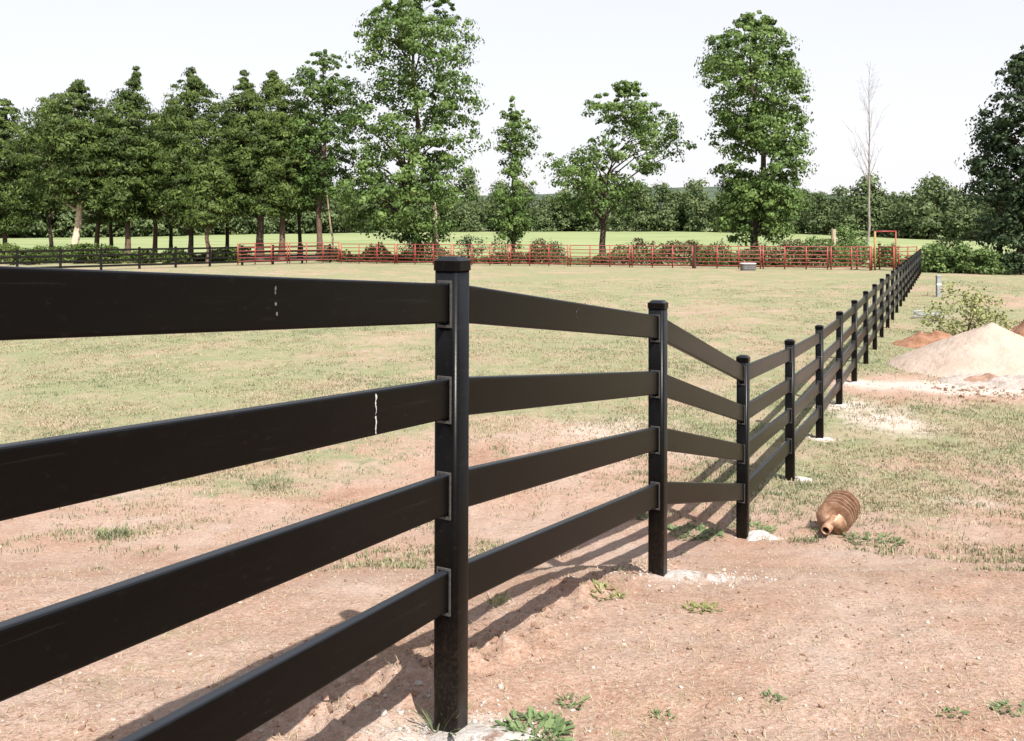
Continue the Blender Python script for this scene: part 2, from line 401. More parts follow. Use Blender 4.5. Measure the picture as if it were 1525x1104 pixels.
def sub(mask):
    f = F[mask]; u, inv = np.unique(f, return_inverse=True)
    return gv[u], inv.reshape(f.shape), u
v, f, u = sub(~is_m)
tag(link('ground', npmesh('ground', v, f, [M['earth']], True, {'grass': grassiness(v[:, 0], v[:, 1]), 'sand': sandiness(v[:, 0], v[:, 1])})), kind='structure')
v, f, u = sub(is_m)
tag(link('meadow', npmesh('meadow', v, f, [M['meadow']], True)), kind='structure')

# wooded hill beyond the far wood
hx = np.linspace(-900, 1100, 120); hy = np.linspace(0, 1, 12)
HX, HYY = np.meshgrid(hx, hy)
prof = 32 + 11 * np.exp(-((HX - 190) / 140) ** 2) + 6 * fbm(HX / 90, HX * 0 + 3, 0, 5, 3)
hz = prof * np.sin(HYY * math.pi) + fbm(HX / 8, HYY * 30, 0, 9, 2) * 4 * np.sin(HYY * math.pi) - 1
hv = np.stack([HX, 820 + 260 * HYY, hz], -1).reshape(-1, 3)
a_, b_ = np.meshgrid(np.arange(11), np.arange(119), indexing='ij')
hf = np.stack([a_ * 120 + b_, a_ * 120 + b_ + 1, (a_ + 1) * 120 + b_ + 1, (a_ + 1) * 120 + b_], -1).reshape(-1, 4)
tag(link('hills', npmesh('hills', hv, hf, [M['hill']], True)), kind='structure')

# ------------------------------------------------------------------ foliage makers
def rand_dirs(n, r=rng):
    d = r.normal(size=(n, 3)); return d / np.linalg.norm(d, axis=1, keepdims=True)
def leaf_arrays(c, nrm, ln, wd, r=rng):
    n = len(c)
    t = np.cross(nrm, rand_dirs(n, r)); t /= np.linalg.norm(t, axis=1, keepdims=True) + 1e-9
    b = np.cross(nrm, t)
    l = (np.asarray(ln) * np.ones(n))[:, None]; w = (np.asarray(wd) * np.ones(n))[:, None]
    v = np.stack([c - t * l * .5, c + b * w * .5 + t * l * .06, c + t * l * .5, c - b * w * .5 + t * l * .06], 1).reshape(-1, 3)
    return v, np.arange(4 * n).reshape(-1, 4)
def tube_arrays(pts, radii, sides=6):
    pts = np.asarray(pts, float); radii = np.asarray(radii, float); n = len(pts)
    d = np.gradient(pts, axis=0); d /= np.linalg.norm(d, axis=1, keepdims=True) + 1e-9
    ref = np.where(np.abs(d[:, 2:3]) > .9, np.array([[1., 0, 0]]), np.array([[0, 0, 1.]]))
    u = np.cross(d, ref); u /= np.linalg.norm(u, axis=1, keepdims=True) + 1e-9
    w = np.cross(d, u)
    a = np.arange(sides) / sides * 2 * math.pi
    v = pts[:, None] + radii[:, None, None] * (np.cos(a)[None, :, None] * u[:, None] + np.sin(a)[None, :, None] * w[:, None])
    i, j = np.meshgrid(np.arange(n - 1), np.arange(sides), indexing='ij'); k = (j + 1) % sides
    f = np.stack([i * sides + j, i * sides + k, (i + 1) * sides + k, (i + 1) * sides + j], -1).reshape(-1, 4)
    return v.reshape(-1, 3), f
class Acc:
    def __init__(s): s.v = []; s.f = []; s.n = 0; s.t = []
    def add(s, v, f, t=None):
        s.v.append(v); s.f.append(np.asarray(f) + s.n); s.n += len(v); s.t.append(np.zeros(len(v)) if t is None else t)
    def mesh(s, name, mat, smooth=False, tint=False):
        return npmesh(name, np.concatenate(s.v), np.concatenate(s.f), [mat], smooth, {'tint': np.concatenate(s.t)} if tint else None)
def tube(acc, pts, radii, sides=6): acc.add(*tube_arrays(pts, radii, sides))

def crown_points(zs, cl, hl, hr, n, r, power=.5, gap=.45, gscale=.45, seed=0):
    """clump centres inside a solid whose outline at height z is centre-left-right; hollowed by noise"""
    out = []
    zmin, zmax = zs[0], zs[-1]
    while len(out) < n:
        k = n * 3
        z = r.uniform(zmin, zmax, k); L = np.interp(z, zs, hl); Rr = np.interp(z, zs, hr); c = np.interp(z, zs, cl)
        keep = r.uniform(0, 1, k) < (L + Rr) / (max(np.max(np.array(hl) + np.array(hr)), .01)) + .05
        th = r.uniform(0, 2 * math.pi, k); cs, sn = np.cos(th), np.sin(th)
        rx = np.where(cs > 0, Rr, L); ry = (L + Rr) / 2
        lump = .60 + .70 * fbm(cs * 2.6 + 9, sn * 2.6 + 5, z * .8, seed + 3, 3)
        rho = r.uniform(0, 1, k) ** power * lump
        x = c + rx * cs * rho; y = ry * sn * rho
        g = fbm(x * gscale + 31, y * gscale + 17, z * gscale, seed + 50, 3)
        keep &= g > gap
        P = np.stack([x, y, z], 1)[keep]
        out.extend(P.tolist())
    return np.array(out[:n])

def make_tree(name, label, cat_group, px, Y, prof, leaf, bark, clumps=380, per=38, lsize=(.30, .19), csize=.55, gap=.43, trunk_r=.22,
              trunk_top=.95, seed=0, limbs=22, trunks=None, droop=0.0, lower_bare=None, tint_bias=0.0, gscale=.62, wide=1.0, flat=.40, tvar=.42, power=.5, cat='tree'):
    r = np.random.default_rng(seed + 100)
    base = ground_at(px, Y)
    root = empty(name, base)
    tag(root, label, cat, cat_group)
    s = Y / FPX
    rows = sorted(((HY - y) * s + EYE - base.z, (xl + xr) / 2, (xr - xl) / 2) for (y, xl, xr) in prof)
    zs = [q[0] for q in rows]; cl = [(q[1] - px) * s for q in rows]; hw = [q[2] * s for q in rows]
    C = crown_points(zs, cl, [max(q * wide - csize * .3, .05) for q in hw], [max(q * wide - csize * .3, .05) for q in hw], clumps, r, power, gap, gscale, seed)
    k_top = max(8, clumps // 30)                                     # close-set sprays up the leader so the crest holds together
    tz_ = zs[-1] * r.uniform(.84, .985, k_top); rr_ = np.interp(tz_, zs, hw) * r.uniform(0, 1.0, k_top) ** .7; th_ = r.uniform(0, 6.28, k_top)
    C = np.concatenate([C, np.stack([np.interp(tz_, zs, cl) + rr_ * np.cos(th_), rr_ * np.sin(th_), tz_], 1)]); clumps = len(C)
    n = clumps * per
    idx = np.repeat(np.arange(clumps), per)
    sc = csize * r.uniform(.4, 1.5, clumps) * np.clip((zs[-1] - C[:, 2]) / 3.0, .42, 1)
    ball = rand_dirs(n, r) * (r.uniform(0, 1, n) ** .42)[:, None] * 1.45
    oc = np.stack([C[:, 0] - np.interp(C[:, 2], zs, cl), C[:, 1]], 1); oc /= np.linalg.norm(oc, axis=1, keepdims=True) + 1e-6
    off = ball * (sc[idx][:, None] * np.array([.62, .62, flat]))
    al = (off[:, :2] * oc[idx]).sum(1)
    off[:, :2] += oc[idx] * al[:, None] * .35; off[:, 2] -= np.maximum(al, 0) * .22
    P = C[idx] + off
    P[:, 2] = np.maximum(P[:, 2], .15)
    cz = np.interp(P[:, 2], zs, cl)
    outw = np.stack([P[:, 0] - cz, P[:, 1], np.zeros(n)], 1); outw /= np.linalg.norm(outw, axis=1, keepdims=True) + 1e-6
    nr_ = outw * .45 + off / (np.linalg.norm(off, axis=1, keepdims=True) + 1e-6) * .95 + np.array([0, 0, .35]) + rand_dirs(n, r) * .5
    nr_ /= np.linalg.norm(nr_, axis=1, keepdims=True)
    sz = r.uniform(.5, 1.45, n)
    v, f = leaf_arrays(P, nr_, lsize[0] * sz, lsize[1] * sz, r)
    tint_bias = tint_bias + (r.uniform(-.16, .12) if name == 'cedar_tree' else 0)
    tint = np.clip(.45 + tint_bias + tvar * (r.uniform(0, 1, clumps)[idx] - .5) + .50 * (r.uniform(0, 1, n) - .5), 0, 1)
    link('crown', npmesh('crown', v, f, [leaf], False, {'tint': np.repeat(tint, 4)}), root)
    # trunk with limbs
    acc = Acc()
    ztop = zs[-1]; hz = ztop * trunk_top
    kk = 9; tz = np.linspace(-.3, hz, kk)
    cx_ = np.interp(tz, [0, zs[0] if zs[0] > 0.2 else .2] + zs[1:], [0, cl[0] * .4] + cl[1:])
    tx = cx_ + r.normal(0, .07, kk) * (tz > .5); ty = r.normal(0, .07, kk) * (tz > .5)
    tr = trunk_r * (1 - .86 * np.clip(tz / hz, 0, 1)) ; tr[0] *= 1.35
    tube(acc, np.stack([tx, ty, tz], 1), tr, 8)
    pick = r.choice(clumps, min(limbs, clumps), replace=False)
    for q in pick:
        c = C[q]; rad_ = math.hypot(c[0] - np.interp(c[2], tz, tx), c[1])
        z0 = max(c[2] - rad_ * r.uniform(.35, .8), ztop * .12); z0 = min(z0, hz * .97)
        st = np.array([np.interp(z0, tz, tx), np.interp(z0, tz, ty), z0])
        mid = st * .5 + c * .5 + np.array([0, 0, rad_ * .10 - droop * rad_ * .2]) + r.normal(0, .1, 3)
        r0 = max(.03, np.interp(z0, tz, tr) * .55)
        tube(acc, [st, st * .72 + mid * .28, mid, mid * .4 + c * .6, c], [r0, r0 * .8, r0 * .55, r0 * .35, .012], 5)
    link('trunk', acc.mesh('trunk', bark, True), root)
    for (dpx, dY, py_top, rr, bmat, lean) in (trunks or []):
        b = ground_at(px + dpx, Y + dY); b = b - base; acc = Acc()
        zt = (HY - py_top) * s + EYE - base.z
        q = np.linspace(-.2, zt, 7)
        tube(acc, np.stack([b.x + lean * np.clip(q, 0, 99) / zt + r.normal(0, .04, 7), b.y + r.normal(0, .04, 7), q], 1), rr * np.linspace(1.15, .55, 7), 8)
        link('trunk', acc.mesh('trunk', bmat, True), root)
    return root

ROW = 'trees standing in a row along the corral'
CED = dict(leaf=M['cedar'], bark=M['bark'], lsize=(.32, .10), csize=.88, gap=.39, gscale=.7, droop=1, limbs=34, clumps=460, per=62, power=.58, wide=1.16, flat=.26, tvar=.6)
make_tree('cedar_tree', 'dark cedar cut off by the left picture edge', ROW, 8, 78, [(345, -25, 40), (300, -45, 55), (240, -40, 52), (195, -30, 42), (165, -12, 28), (150, 2, 12)], seed=1, **CED)
make_tree('cedar_tree', 'broad dark cedar with a pale bare trunk at far left', ROW, 108, 71, [(305, 118, 165), (280, 58, 165), (240, 38, 170), (200, 40, 165), (170, 50, 162), (152, 68, 150), (138, 92, 136), (126, 108, 130), (116, 119, 123)], seed=2, trunk_r=.34, **{**CED, 'bark': M['bark_pale'], 'clumps': 480})
make_tree('cedar_tree', 'slender cedar with a thin pointed top left of the stocky cedar', ROW, 190, 72, [(330, 168, 214), (305, 140, 236), (250, 138, 240), (200, 146, 234), (165, 158, 224), (142, 176, 216), (124, 192, 212), (112, 198, 208), (100, 201, 205)], seed=3, trunk_r=.26, **{**CED, 'bark': M['bark_brown']})
make_tree('cedar_tree', 'low dark cedar with a brown trunk just right of the pale bare trunk', ROW, 141, 75, [(330, 122, 172), (300, 112, 185), (250, 115, 185), (205, 122, 178), (175, 135, 165), (160, 146, 154)], seed=21, trunk_r=.24, **{**CED, 'bark': M['bark_brown'], 'clumps': 260})
make_tree('cedar_tree', 'low cedar squeezed between two taller cedars on the left', ROW, 230, 76, [(322, 210, 250), (296, 190, 265), (250, 195, 262), (205, 208, 252), (180, 220, 240), (168, 228, 234)], seed=4, trunk_r=.24, **{**CED, 'bark': M['bark_brown'], 'clumps': 300})
make_tree('cedar_tree', 'stocky flat-shouldered cedar left of the twin cedars', ROW, 283, 73, [(335, 262, 312), (308, 225, 345), (250, 222, 345), (205, 232, 338), (160, 238, 326), (135, 244, 318), (124, 258, 306), (116, 274, 294), (98, 283, 287)], seed=5, trunk_r=.24, **{**CED, 'clumps': 460})
make_tree('cedar_tree', 'small reddish-trunked cedar in front of the black board fence', ROW, 309, 68.5, [(335, 288, 335), (300, 282, 345), (260, 290, 340), (230, 300, 328), (215, 308, 318)], seed=6, trunk_r=.2, **{**CED, 'bark': M['bark_brown'], 'clumps': 150})
make_tree('cedar_tree', 'left one of the twin cedars with a stout black trunk', ROW, 387, 73, [(318, 345, 420), (285, 325, 432), (230, 326, 425), (180, 332, 412), (150, 338, 396), (134, 350, 378), (124, 356, 371), (104, 361, 366)], seed=7, trunk_r=.36, **CED)
make_tree('cedar_tree', 'right one of the twin cedars with a narrow crest', ROW, 419, 74, [(322, 398, 446), (290, 388, 462), (240, 385, 465), (190, 385, 452), (150, 387, 436), (125, 393, 424), (112, 400, 414), (98, 405, 410)], seed=8, trunk_r=.28, **{**CED, 'bark': M['bark_brown']})
make_tree('broadleaf_tree', 'round-topped green tree between the cedars and the tallest tree', ROW, 477, 74, [(300, 445, 500), (260, 430, 530), (210, 418, 548), (160, 420, 550), (120, 428, 540), (95, 442, 524), (80, 462, 502), (74, 476, 490)],
          M['oak'], M['bark_brown'], seed=9, clumps=330, per=48, lsize=(.25, .15), csize=.72, gap=.43, trunk_r=.27, trunks=[(21, -1.5, 280, .085, M['bark_mid'], -.7)], tint_bias=-.12)
make_tree('broadleaf_tree', 'tallest tree at left centre with airy grey-green crown', ROW, 628, 71.5, [(358, 595, 665), (335, 530, 680), (300, 500, 690), (255, 510, 700), (215, 535, 716), (170, 528, 716), (120, 533, 700), (70, 530, 700), (30, 540, 695), (0, 555, 680), (-14, 590, 650)],
          M['oak'], M['bark'], seed=10, clumps=700, per=56, lsize=(.27, .17), csize=.86, gap=.445, wide=1.13, trunk_r=.36, limbs=44, trunks=[(23, .5, 300, .24, M['bark_pale'], -.25)])
make_tree('broadleaf_tree', 'slim young tree with a see-through pointed top', ROW, 763, 71, [(372, 745, 785), (345, 728, 800), (300, 722, 808), (262, 728, 800), (240, 730, 806), (200, 736, 806), (170, 742, 797), (150, 752, 778), (138, 758, 766)],
          M['oak'], M['bark'], seed=11, clumps=210, per=42, lsize=(.23, .14), csize=.58, gap=.46, trunk_r=.15, limbs=24, power=.62)
make_tree('broadleaf_tree', 'spreading open-crowned tree with a dark trunk at centre', ROW, 899, 69.5, [(332, 868, 925), (305, 832, 965), (275, 818, 985), (245, 800, 1005), (220, 825, 1030), (198, 862, 1034), (172, 862, 1002), (150, 870, 972), (132, 900, 962), (120, 915, 950)],
          M['oak'], M['bark'], seed=12, clumps=330, per=48, lsize=(.25, .16), csize=.70, gap=.475, trunk_r=.27, limbs=40, power=.6)
make_tree('broadleaf_tree', 'tall dense bright green tree rising behind the stock tank', ROW, 1125, 66, [(358, 1075, 1180), (335, 1062, 1192), (300, 1062, 1196), (262, 1068, 1205), (230, 1055, 1218), (195, 1058, 1212), (160, 1050, 1202), (125, 1030, 1205), (95, 1032, 1198), (70, 1050, 1186), (45, 1068, 1166), (28, 1098, 1150), (17, 1115, 1138)],
          M['oak'], M['bark'], seed=13, clumps=640, per=62, lsize=(.25, .16), csize=.80, gap=.40, trunk_r=.32, limbs=44, tint_bias=.03)
make_tree('broadleaf_tree', 'very dark tree cut off by the right picture edge', ROW, 1512, 57, [(372, 1478, 1580), (350, 1455, 1600), (310, 1450, 1612), (265, 1438, 1620), (225, 1456, 1615), (180, 1462, 1610), (140, 1470, 1600), (105, 1485, 1585), (80, 1510, 1570), (60, 1530, 1555)],
          M['dark_leaf'], M['bark'], seed=14, clumps=520, per=56, lsize=(.26, .15), csize=.74, gap=.42, trunk_r=.26, limbs=34, trunks=[(-24, .8, 300, .2, M['bark'], .1)])

for k_, (px_, Y_, top_, w_, lab_) in enumerate([(75, 80, 165, 44, 'dark cedar filling the gap left of the pale bare trunk'), (166, 80, 172, 42, 'shaded cedar standing behind the slender pointed cedar'), (255, 80, 160, 44, 'shaded cedar standing behind the stocky cedar'),
        (338, 80, 168, 46, 'shaded cedar in the gap left of the twin cedars'), (446, 80, 150, 46, 'shaded cedar between the twin cedars and the round-topped tree')]):
    make_tree('cedar_tree', lab_, ROW, px_, Y_, [(312, px_ - w_ * .7, px_ + w_ * .7), (270, px_ - w_, px_ + w_), (220, px_ - w_ * .95, px_ + w_ * .95), (top_ + 25, px_ - w_ * .6, px_ + w_ * .6), (top_, px_ - 6, px_ + 6)], seed=60 + k_, trunk_r=.2, **{**CED, 'clumps': 300})
# dead tree: bare limbs only
def dead_tree():
    r = np.random.default_rng(77); Y = 74.0; base = ground_at(1292, Y); s = Y / FPX
    root = empty('dead_tree', base); tag(root, 'bare leafless dead tree standing behind the red gateway', 'tree')
    acc = Acc(); top = (HY - 92) * s + EYE - base.z
    tz = np.linspace(-.2, top, 12); tx = np.cumsum(r.normal(0, .05, 12)) + .006 * tz; ty = np.cumsum(r.normal(0, .04, 12))
    tr = .135 * (1 - tz / top * .93)
    tube(acc, np.stack([tx, ty, tz], 1), tr, 8)
    link('trunk', acc.mesh('trunk', M['bark_grey'], True), root)
    for i in range(26):
        z0 = top * r.uniform(.36, .95); f = 1 - z0 / top
        th = r.uniform(0, 2 * math.pi); L = (1.0 + 4.3 * f) * r.uniform(.5, 1)
        d = np.array([math.cos(th) * .52, math.sin(th) * .52, r.uniform(.7, 1.0)]); d /= np.linalg.norm(d)
        st = np.array([np.interp(z0, tz, tx), np.interp(z0, tz, ty), z0]); acc = Acc()
        pts = [st + d * L * t + np.array([0, 0, .25 * L * t * t]) + r.normal(0, .03, 3) * (t > 0) for t in (0, .25, .5, .75, 1)]
        r0 = max(.016, np.interp(z0, tz, tr) * .36)
        tube(acc, pts, r0 * np.array([1, .8, .6, .4, .25]), 5)
        for k in range(7):
            q = r.integers(1, 5); e = d * .5 + rand_dirs(1, r)[0] * .8 + np.array([0, 0, .3]); l2 = L * r.uniform(.15, .38)
            tube(acc, [pts[q], pts[q] + e * l2 * .5, pts[q] + e * l2 + np.array([0, 0, .1 * l2])], [r0 * .38, r0 * .26, .006], 4)
        link('branch', acc.mesh('branch', M['bark_grey'], True), root)
dead_tree()

# far wood: four crowns repeated as single trees
def wood_proto(seed, h, w):
    r = np.random.default_rng(seed); acc = Acc()
    zs = [0.6, h * .25, h * .5, h * .75, h * .92, h]; hw = [w * .7, w * .95, w, w * .8, w * .45, w * .1]
    nC = 85; C = crown_points(zs, [0] * 6, hw, hw, nC, r, .45, .40, .3, seed); per = 26; idx = np.repeat(np.arange(nC), per)
    off = r.normal(size=(nC * per, 3)) * np.array([.75, .75, .5]) * r.uniform(.7, 1.25, nC)[idx][:, None]
    P = C[idx] + off; n = len(P)
    outw = P * np.array([1, 1, 0]); outw /= np.linalg.norm(outw, axis=1, keepdims=True) + 1e-6
    nn = outw * .5 + off * .4 + np.array([0, 0, .5]) + rand_dirs(n, r) * .6; nn /= np.linalg.norm(nn, axis=1, keepdims=True)
    v, f = leaf_arrays(P, nn, r.uniform(.5, .95, n), r.uniform(.35, .65, n), r)
    me_c = npmesh('crown', v, f, [M['wood_leaf']], False, {'tint': np.repeat(np.clip(.45 + .5 * (r.uniform(0, 1, nC)[idx] - .5) + .4 * (r.uniform(0, 1, n) - .5), 0, 1), 4)})
    v2, f2 = tube_arrays([(0, 0, -.5), (0, 0, h * .3), (.1, .1, h * .7)], [.28, .2, .08], 6)
    nv = len(me_c.vertices)
    return npmesh('far_tree', np.concatenate([v, v2]), np.concatenate([f, f2 + len(v)]), [M['wood_leaf'], M['bark']], False,
                  {'tint': np.concatenate([np.repeat(np.clip(.45 + .5 * (r.uniform(0, 1, nC)[idx] - .5) + .4 * (r.uniform(0, 1, n) - .5), 0, 1), 4), np.zeros(len(v2))])},
                  np.concatenate([np.zeros(len(f)), np.ones(len(f2))]))
protos = [wood_proto(200 + i, h, w) for i, (h, w) in enumerate([(13.5, 4.6), (12, 5.2), (14.5, 4.4), (11, 4.2), (12.5, 3.6)])]
rw = np.random.default_rng(9)
for row, (dY, n) in enumerate(((0, 62), (7, 56), (16, 48))):
    for i in range(n):
        a = -0.70 + 1.42 * (i + rw.uniform(-.35, .35)) / n
        Y = float(forest_y(a)) + dY + rw.uniform(-2.5, 2.5); x = a * Y
        o = link('far_tree', protos[rw.integers(0, 5)], None, (x, Y, H(x, Y) - .2))
        right = a > .33
        sc = rw.uniform(.74, 1.2) * (1.0 if not right else .92) * (.86 if a > .5 else 1)
        if row == 0 and rw.uniform() < .3: sc *= .72
        o.scale = (sc * rw.uniform(.9, 1.15), sc * rw.uniform(.9, 1.1), sc); o.rotation_euler = (0, 0, rw.uniform(0, 6.28))
        tag(o, 'leafy tree of the far wood closing off the meadow', 'tree', 'trees of the far wood')

# shrubs
def shrub(name, label, cat, px, Y, h, w, leaf, n=60, per=26, ls=.16, seed=0, group=None, gap=.35, cone=False, stem=M['bark'], dep=None):
    r = np.random.default_rng(seed + 900); b = ground_at(px, Y); root = empty(name, b); tag(root, label, cat, group)
    zs = [0.08, h * .3, h * .65, h * .9, h]; hw = [w * .5, w * .5, w * .42, w * .25, w * .06] if not cone else [w * .5, w * .42, w * .25, w * .1, .02]
    C = crown_points(zs, [0] * 5, hw, hw, n, r, .55, gap, 1.2, seed); idx = np.repeat(np.arange(n), per)
    off = r.normal(size=(n * per, 3)) * np.array([1, 1, .7]) * h * .085; P = C[idx] + off; P[:, 2] = np.maximum(P[:, 2], .03)
    nn = off / (np.linalg.norm(off, axis=1, keepdims=True) + 1e-6) * .5 + np.array([0, 0, .5]) + rand_dirs(len(P), r) * .7; nn /= np.linalg.norm(nn, axis=1, keepdims=True)
    sz = r.uniform(.7, 1.3, len(P)); v, f = leaf_arrays(P, nn, ls * sz, ls * .62 * sz, r)
    t = np.clip(.5 + .4 * (r.uniform(0, 1, n)[idx] - .5) + .5 * (r.uniform(0, 1, len(P)) - .5), 0, 1)
    link('foliage', npmesh('foliage', v, f, [leaf], False, {'tint': np.repeat(t, 4)}), root)
    acc = Acc()
    for q in range(min(n, 9)):
        c = C[q]; tube(acc, [(c[0] * .1, c[1] * .1, -.05), (c[0] * .5, c[1] * .5, c[2] * .5), tuple(c)], [h * .016, h * .010, h * .004], 5)
    link('stem', acc.mesh('stem', stem, True), root)
    return root
shrub('bush', 'small dark sapling bush left of the tallest tree trunk', 'bush', 551, 73, 1.3, 1.6, M['dark_leaf'], 26, seed=1)
shrub('bush', 'dark bushy clump right of the tallest tree trunk', 'bush', 698, 68.5, 2.3, 3.0, M['dark_leaf'], 50, seed=2)
shrub('bush', 'dark low bush at the foot of the tallest tree', 'bush', 612, 70, 2.2, 3.4, M['dark_leaf'], 50, seed=3)
shrub('bush', 'small cone-shaped sapling above the red panels at centre', 'bush', 828, 68, 2.4, 1.7, M['dark_leaf'], 44, seed=4, cone=True)
shrub('bush', 'small brown-green bush left of the slim young tree', 'bush', 742, 67.5, 1.9, 1.5, M['brush'], 30, seed=5)
shrub('bush', 'wide light green bush beside the pale wooden post', 'bush', 1264, 66, 3.0, 3.4, M['shrub'], 110, ls=.2, seed=6)
shrub('bush', 'tall thin weedy bush behind the red panel left of the pale post', 'bush', 1213, 63, 2.3, 2.6, M['shrub'], 60, seed=7)
shrub('bush', 'green leafy bush framed by the red gateway', 'bush', 1318, 62, 1.9, 1.9, M['shrub'], 60, ls=.2, seed=8)
for i, (px, Y, h, w, lab) in enumerate([(1392, 55, 1.9, 2.6, 'first green bush right of where the black fence ends'), (1432, 54, 1.7, 2.4, 'second green bush right of where the black fence ends'),
        (1468, 53, 1.5, 2.2, 'green bush left of the dark right-hand trunks'), (1508, 52.5, 1.3, 2.4, 'low dark bush under the dark tree at the right edge'), (1415, 60, 2.2, 3.2, 'taller green bush behind the row of low bushes')]):
    shrub('bush', lab, 'bush', px, Y, h, w, M['shrub'] if i != 3 else M['dark_leaf'], 90, ls=.2, seed=20 + i, group='bushes beyond the fence end')
for i, (px, Y, h, w, lab) in enumerate([(40, 66, 1.1, 3, 'dark bush behind the black board fence at far left'), (165, 68, 1.35, 2.4, 'dark bush between the two pale trunks'), (215, 69, 1.1, 2.6, 'dark bush right of the small pale trunk'),
        (262, 69, 1.1, 2.2, 'dark bush beneath the stocky cedar'), (340, 71, 1.2, 2.4, 'dark bush left of the stout black trunk'), (128, 68, 1.6, 2.0, 'dark bush at the foot of the broad left cedar')]):
    shrub('bush', lab, 'bush', px, Y, h, w, M['cedar'], 70, ls=.2, seed=40 + i, group='dark bushes under the cedars')

# brush along the corral and undergrowth at right: nobody could count these stems
def brush_strip(name, pa, pb, n, leaf, hmax, seed, depth=2.2, ls=.2):
    r = np.random.default_rng(seed); t = r.uniform(0, 1, n)
    a, b = ground_at(*pa), ground_at(*pb)
    x = a.x + (b.x - a.x) * t; y = a.y + (b.y - a.y) * t + r.uniform(0, depth, n)
    hh = hmax * np.clip(.12 + 2.6 * (fbm(x * .45, y * .3, 0, seed, 3) - .28), .1, 1.35); z = height(x, y, False) + r.uniform(0, 1, n) ** .8 * hh
    nn = rand_dirs(n, r) * .8 + np.array([0, -.2, .4]); nn /= np.linalg.norm(nn, axis=1, keepdims=True); sz = r.uniform(.6, 1.4, n)
    v, f = leaf_arrays(np.stack([x, y, z], 1), nn, ls * sz * 1.3, ls * .5 * sz, r)
    tint = np.clip(fbm(x * .4, y * .4, z, seed + 4, 3) * 1.3 - .15 + .3 * (r.uniform(0, 1, n) - .5), 0, 1)
    tag(link(name, npmesh(name, v, f, [leaf], False, {'tint': np.repeat(tint, 4)})), kind='stuff')
brush_strip('brush', (470, 71.5), (830, 66), 9000, M['brush'], 1.25, 3)
brush_strip('brush', (790, 66.5), (1245, 60.5), 13000, M['brush'], 1.5, 4)
brush_strip('brush', (1040, 63), (1300, 61), 6500, M['shrub'], 1.5, 6)
brush_strip('undergrowth', (-40, 66), (360, 73), 15000, M['cedar'], 1.25, 7, 3)
brush_strip('undergrowth', (1374, 57.5), (1600, 53), 11000, M['shrub'], 1.5, 8, 4, .22)

# ------------------------------------------------------------------ boxes with rounded edges
def bevel_box(sx, sy, sz, bev, seg=2, axis=None):
    bm = bmesh.new(); bmesh.ops.create_cube(bm, size=1)
    bmesh.ops.scale(bm, vec=(sx, sy, sz), verts=bm.verts)
    ed = list(bm.edges)
    if axis is not None: ed = [e for e in ed if abs((e.verts[0].co - e.verts[1].co).normalized()[axis]) > .9]
    bmesh.ops.bevel(bm, geom=ed, offset=bev, segments=seg, affect='EDGES', profile=.5)
    return bm
# ------------------------------------------------------------------ the black fence
fence = empty('rail_fence', (P0[0], P0[1], H(*P0)))
tag(fence, 'long black four-rail fence running from the left foreground into the far right distance', 'fence')
FROT = math.atan2(FD[1], FD[0])          # local +x along the fence
W = .100
bm = bevel_box(W, W, 2.5, .019, 4, 2); bmesh.ops.translate(bm, vec=(0, 0, -1.25), verts=bm.verts)
post_me = bmmesh('post', bm, M['black_post'], True)
bm = bevel_box(W + .009, W + .009, .036, .021, 4, 2)
topf = max(bm.faces, key=lambda q: q.calc_center_median().z)
r_ = bmesh.ops.inset_region(bm, faces=[topf], thickness=.004, depth=0.0)
r_ = bmesh.ops.inset_region(bm, faces=[topf], thickness=.020, depth=0.0)
bmesh.ops.translate(bm, vec=(0, 0, .014), verts=topf.verts)
bmesh.ops.translate(bm, vec=(0, 0, -.016), verts=bm.verts)
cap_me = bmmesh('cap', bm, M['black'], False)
RH, RT = .140, .038
def frame_bm(outy, outz, iny, inz, x0, x1):
    bm = bmesh.new()
    rows = []
    for x in (x0, x1):
        for (hy_, hz_) in ((outy, outz), (iny, inz)):
            rows.append([bm.verts.new((x, sy * hy_, sz * hz_)) for sy, sz in ((-1, -1), (1, -1), (1, 1), (-1, 1))])
    for a, b in ((0, 1), (1, 3), (3, 2), (2, 0)):
        for k in range(4): bm.faces.new((rows[a][k], rows[a][(k + 1) % 4], rows[b][(k + 1) % 4], rows[b][k]))
    bmesh.ops.recalc_face_normals(bm, faces=bm.faces)
    return bm
bm = frame_bm(.029, .084, .0215, .0735, -W / 2 - .006, -W / 2 + .002)
tmp = bpy.data.meshes.new('t'); frame_bm(.029, .084, .0215, .0735, W / 2 - .002, W / 2 + .006).to_mesh(tmp); bm.from_mesh(tmp)
bmesh.ops.bevel(bm, geom=list(bm.edges), offset=.0015, segments=1, affect='EDGES')
brk_me = bmmesh('bracket', bm, M['bracket'])
bm = bevel_box(1, RT, RH, .009, 3, 0)
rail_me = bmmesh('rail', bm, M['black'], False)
RAIL_OFF = [.082 + RH / 2 + .34 * k for k in range(4)]
NB, NE = -1, 23
top_z = lambda n: EYE + (TOPS[n] if n >= 0 else TOPS[0] + .20 * (-n))
fl = fence.location.copy()
posts = {}
for n in range(NB, NE + 1):
    p = P0 + FD * STEP * n
    z = top_z(n) + random.uniform(-.008, .008)
    o = link('post', post_me, fence, Vector((p[0], p[1], z)) - fl); o.rotation_euler = (random.uniform(-.004, .004), random.uniform(-.004, .004), FROT)
    posts[n] = Vector((p[0], p[1], z))
    c = link('cap', cap_me, o, (0, 0, 0))
    for k in RAIL_OFF: link('bracket', brk_me, o, (0, 0, -k))
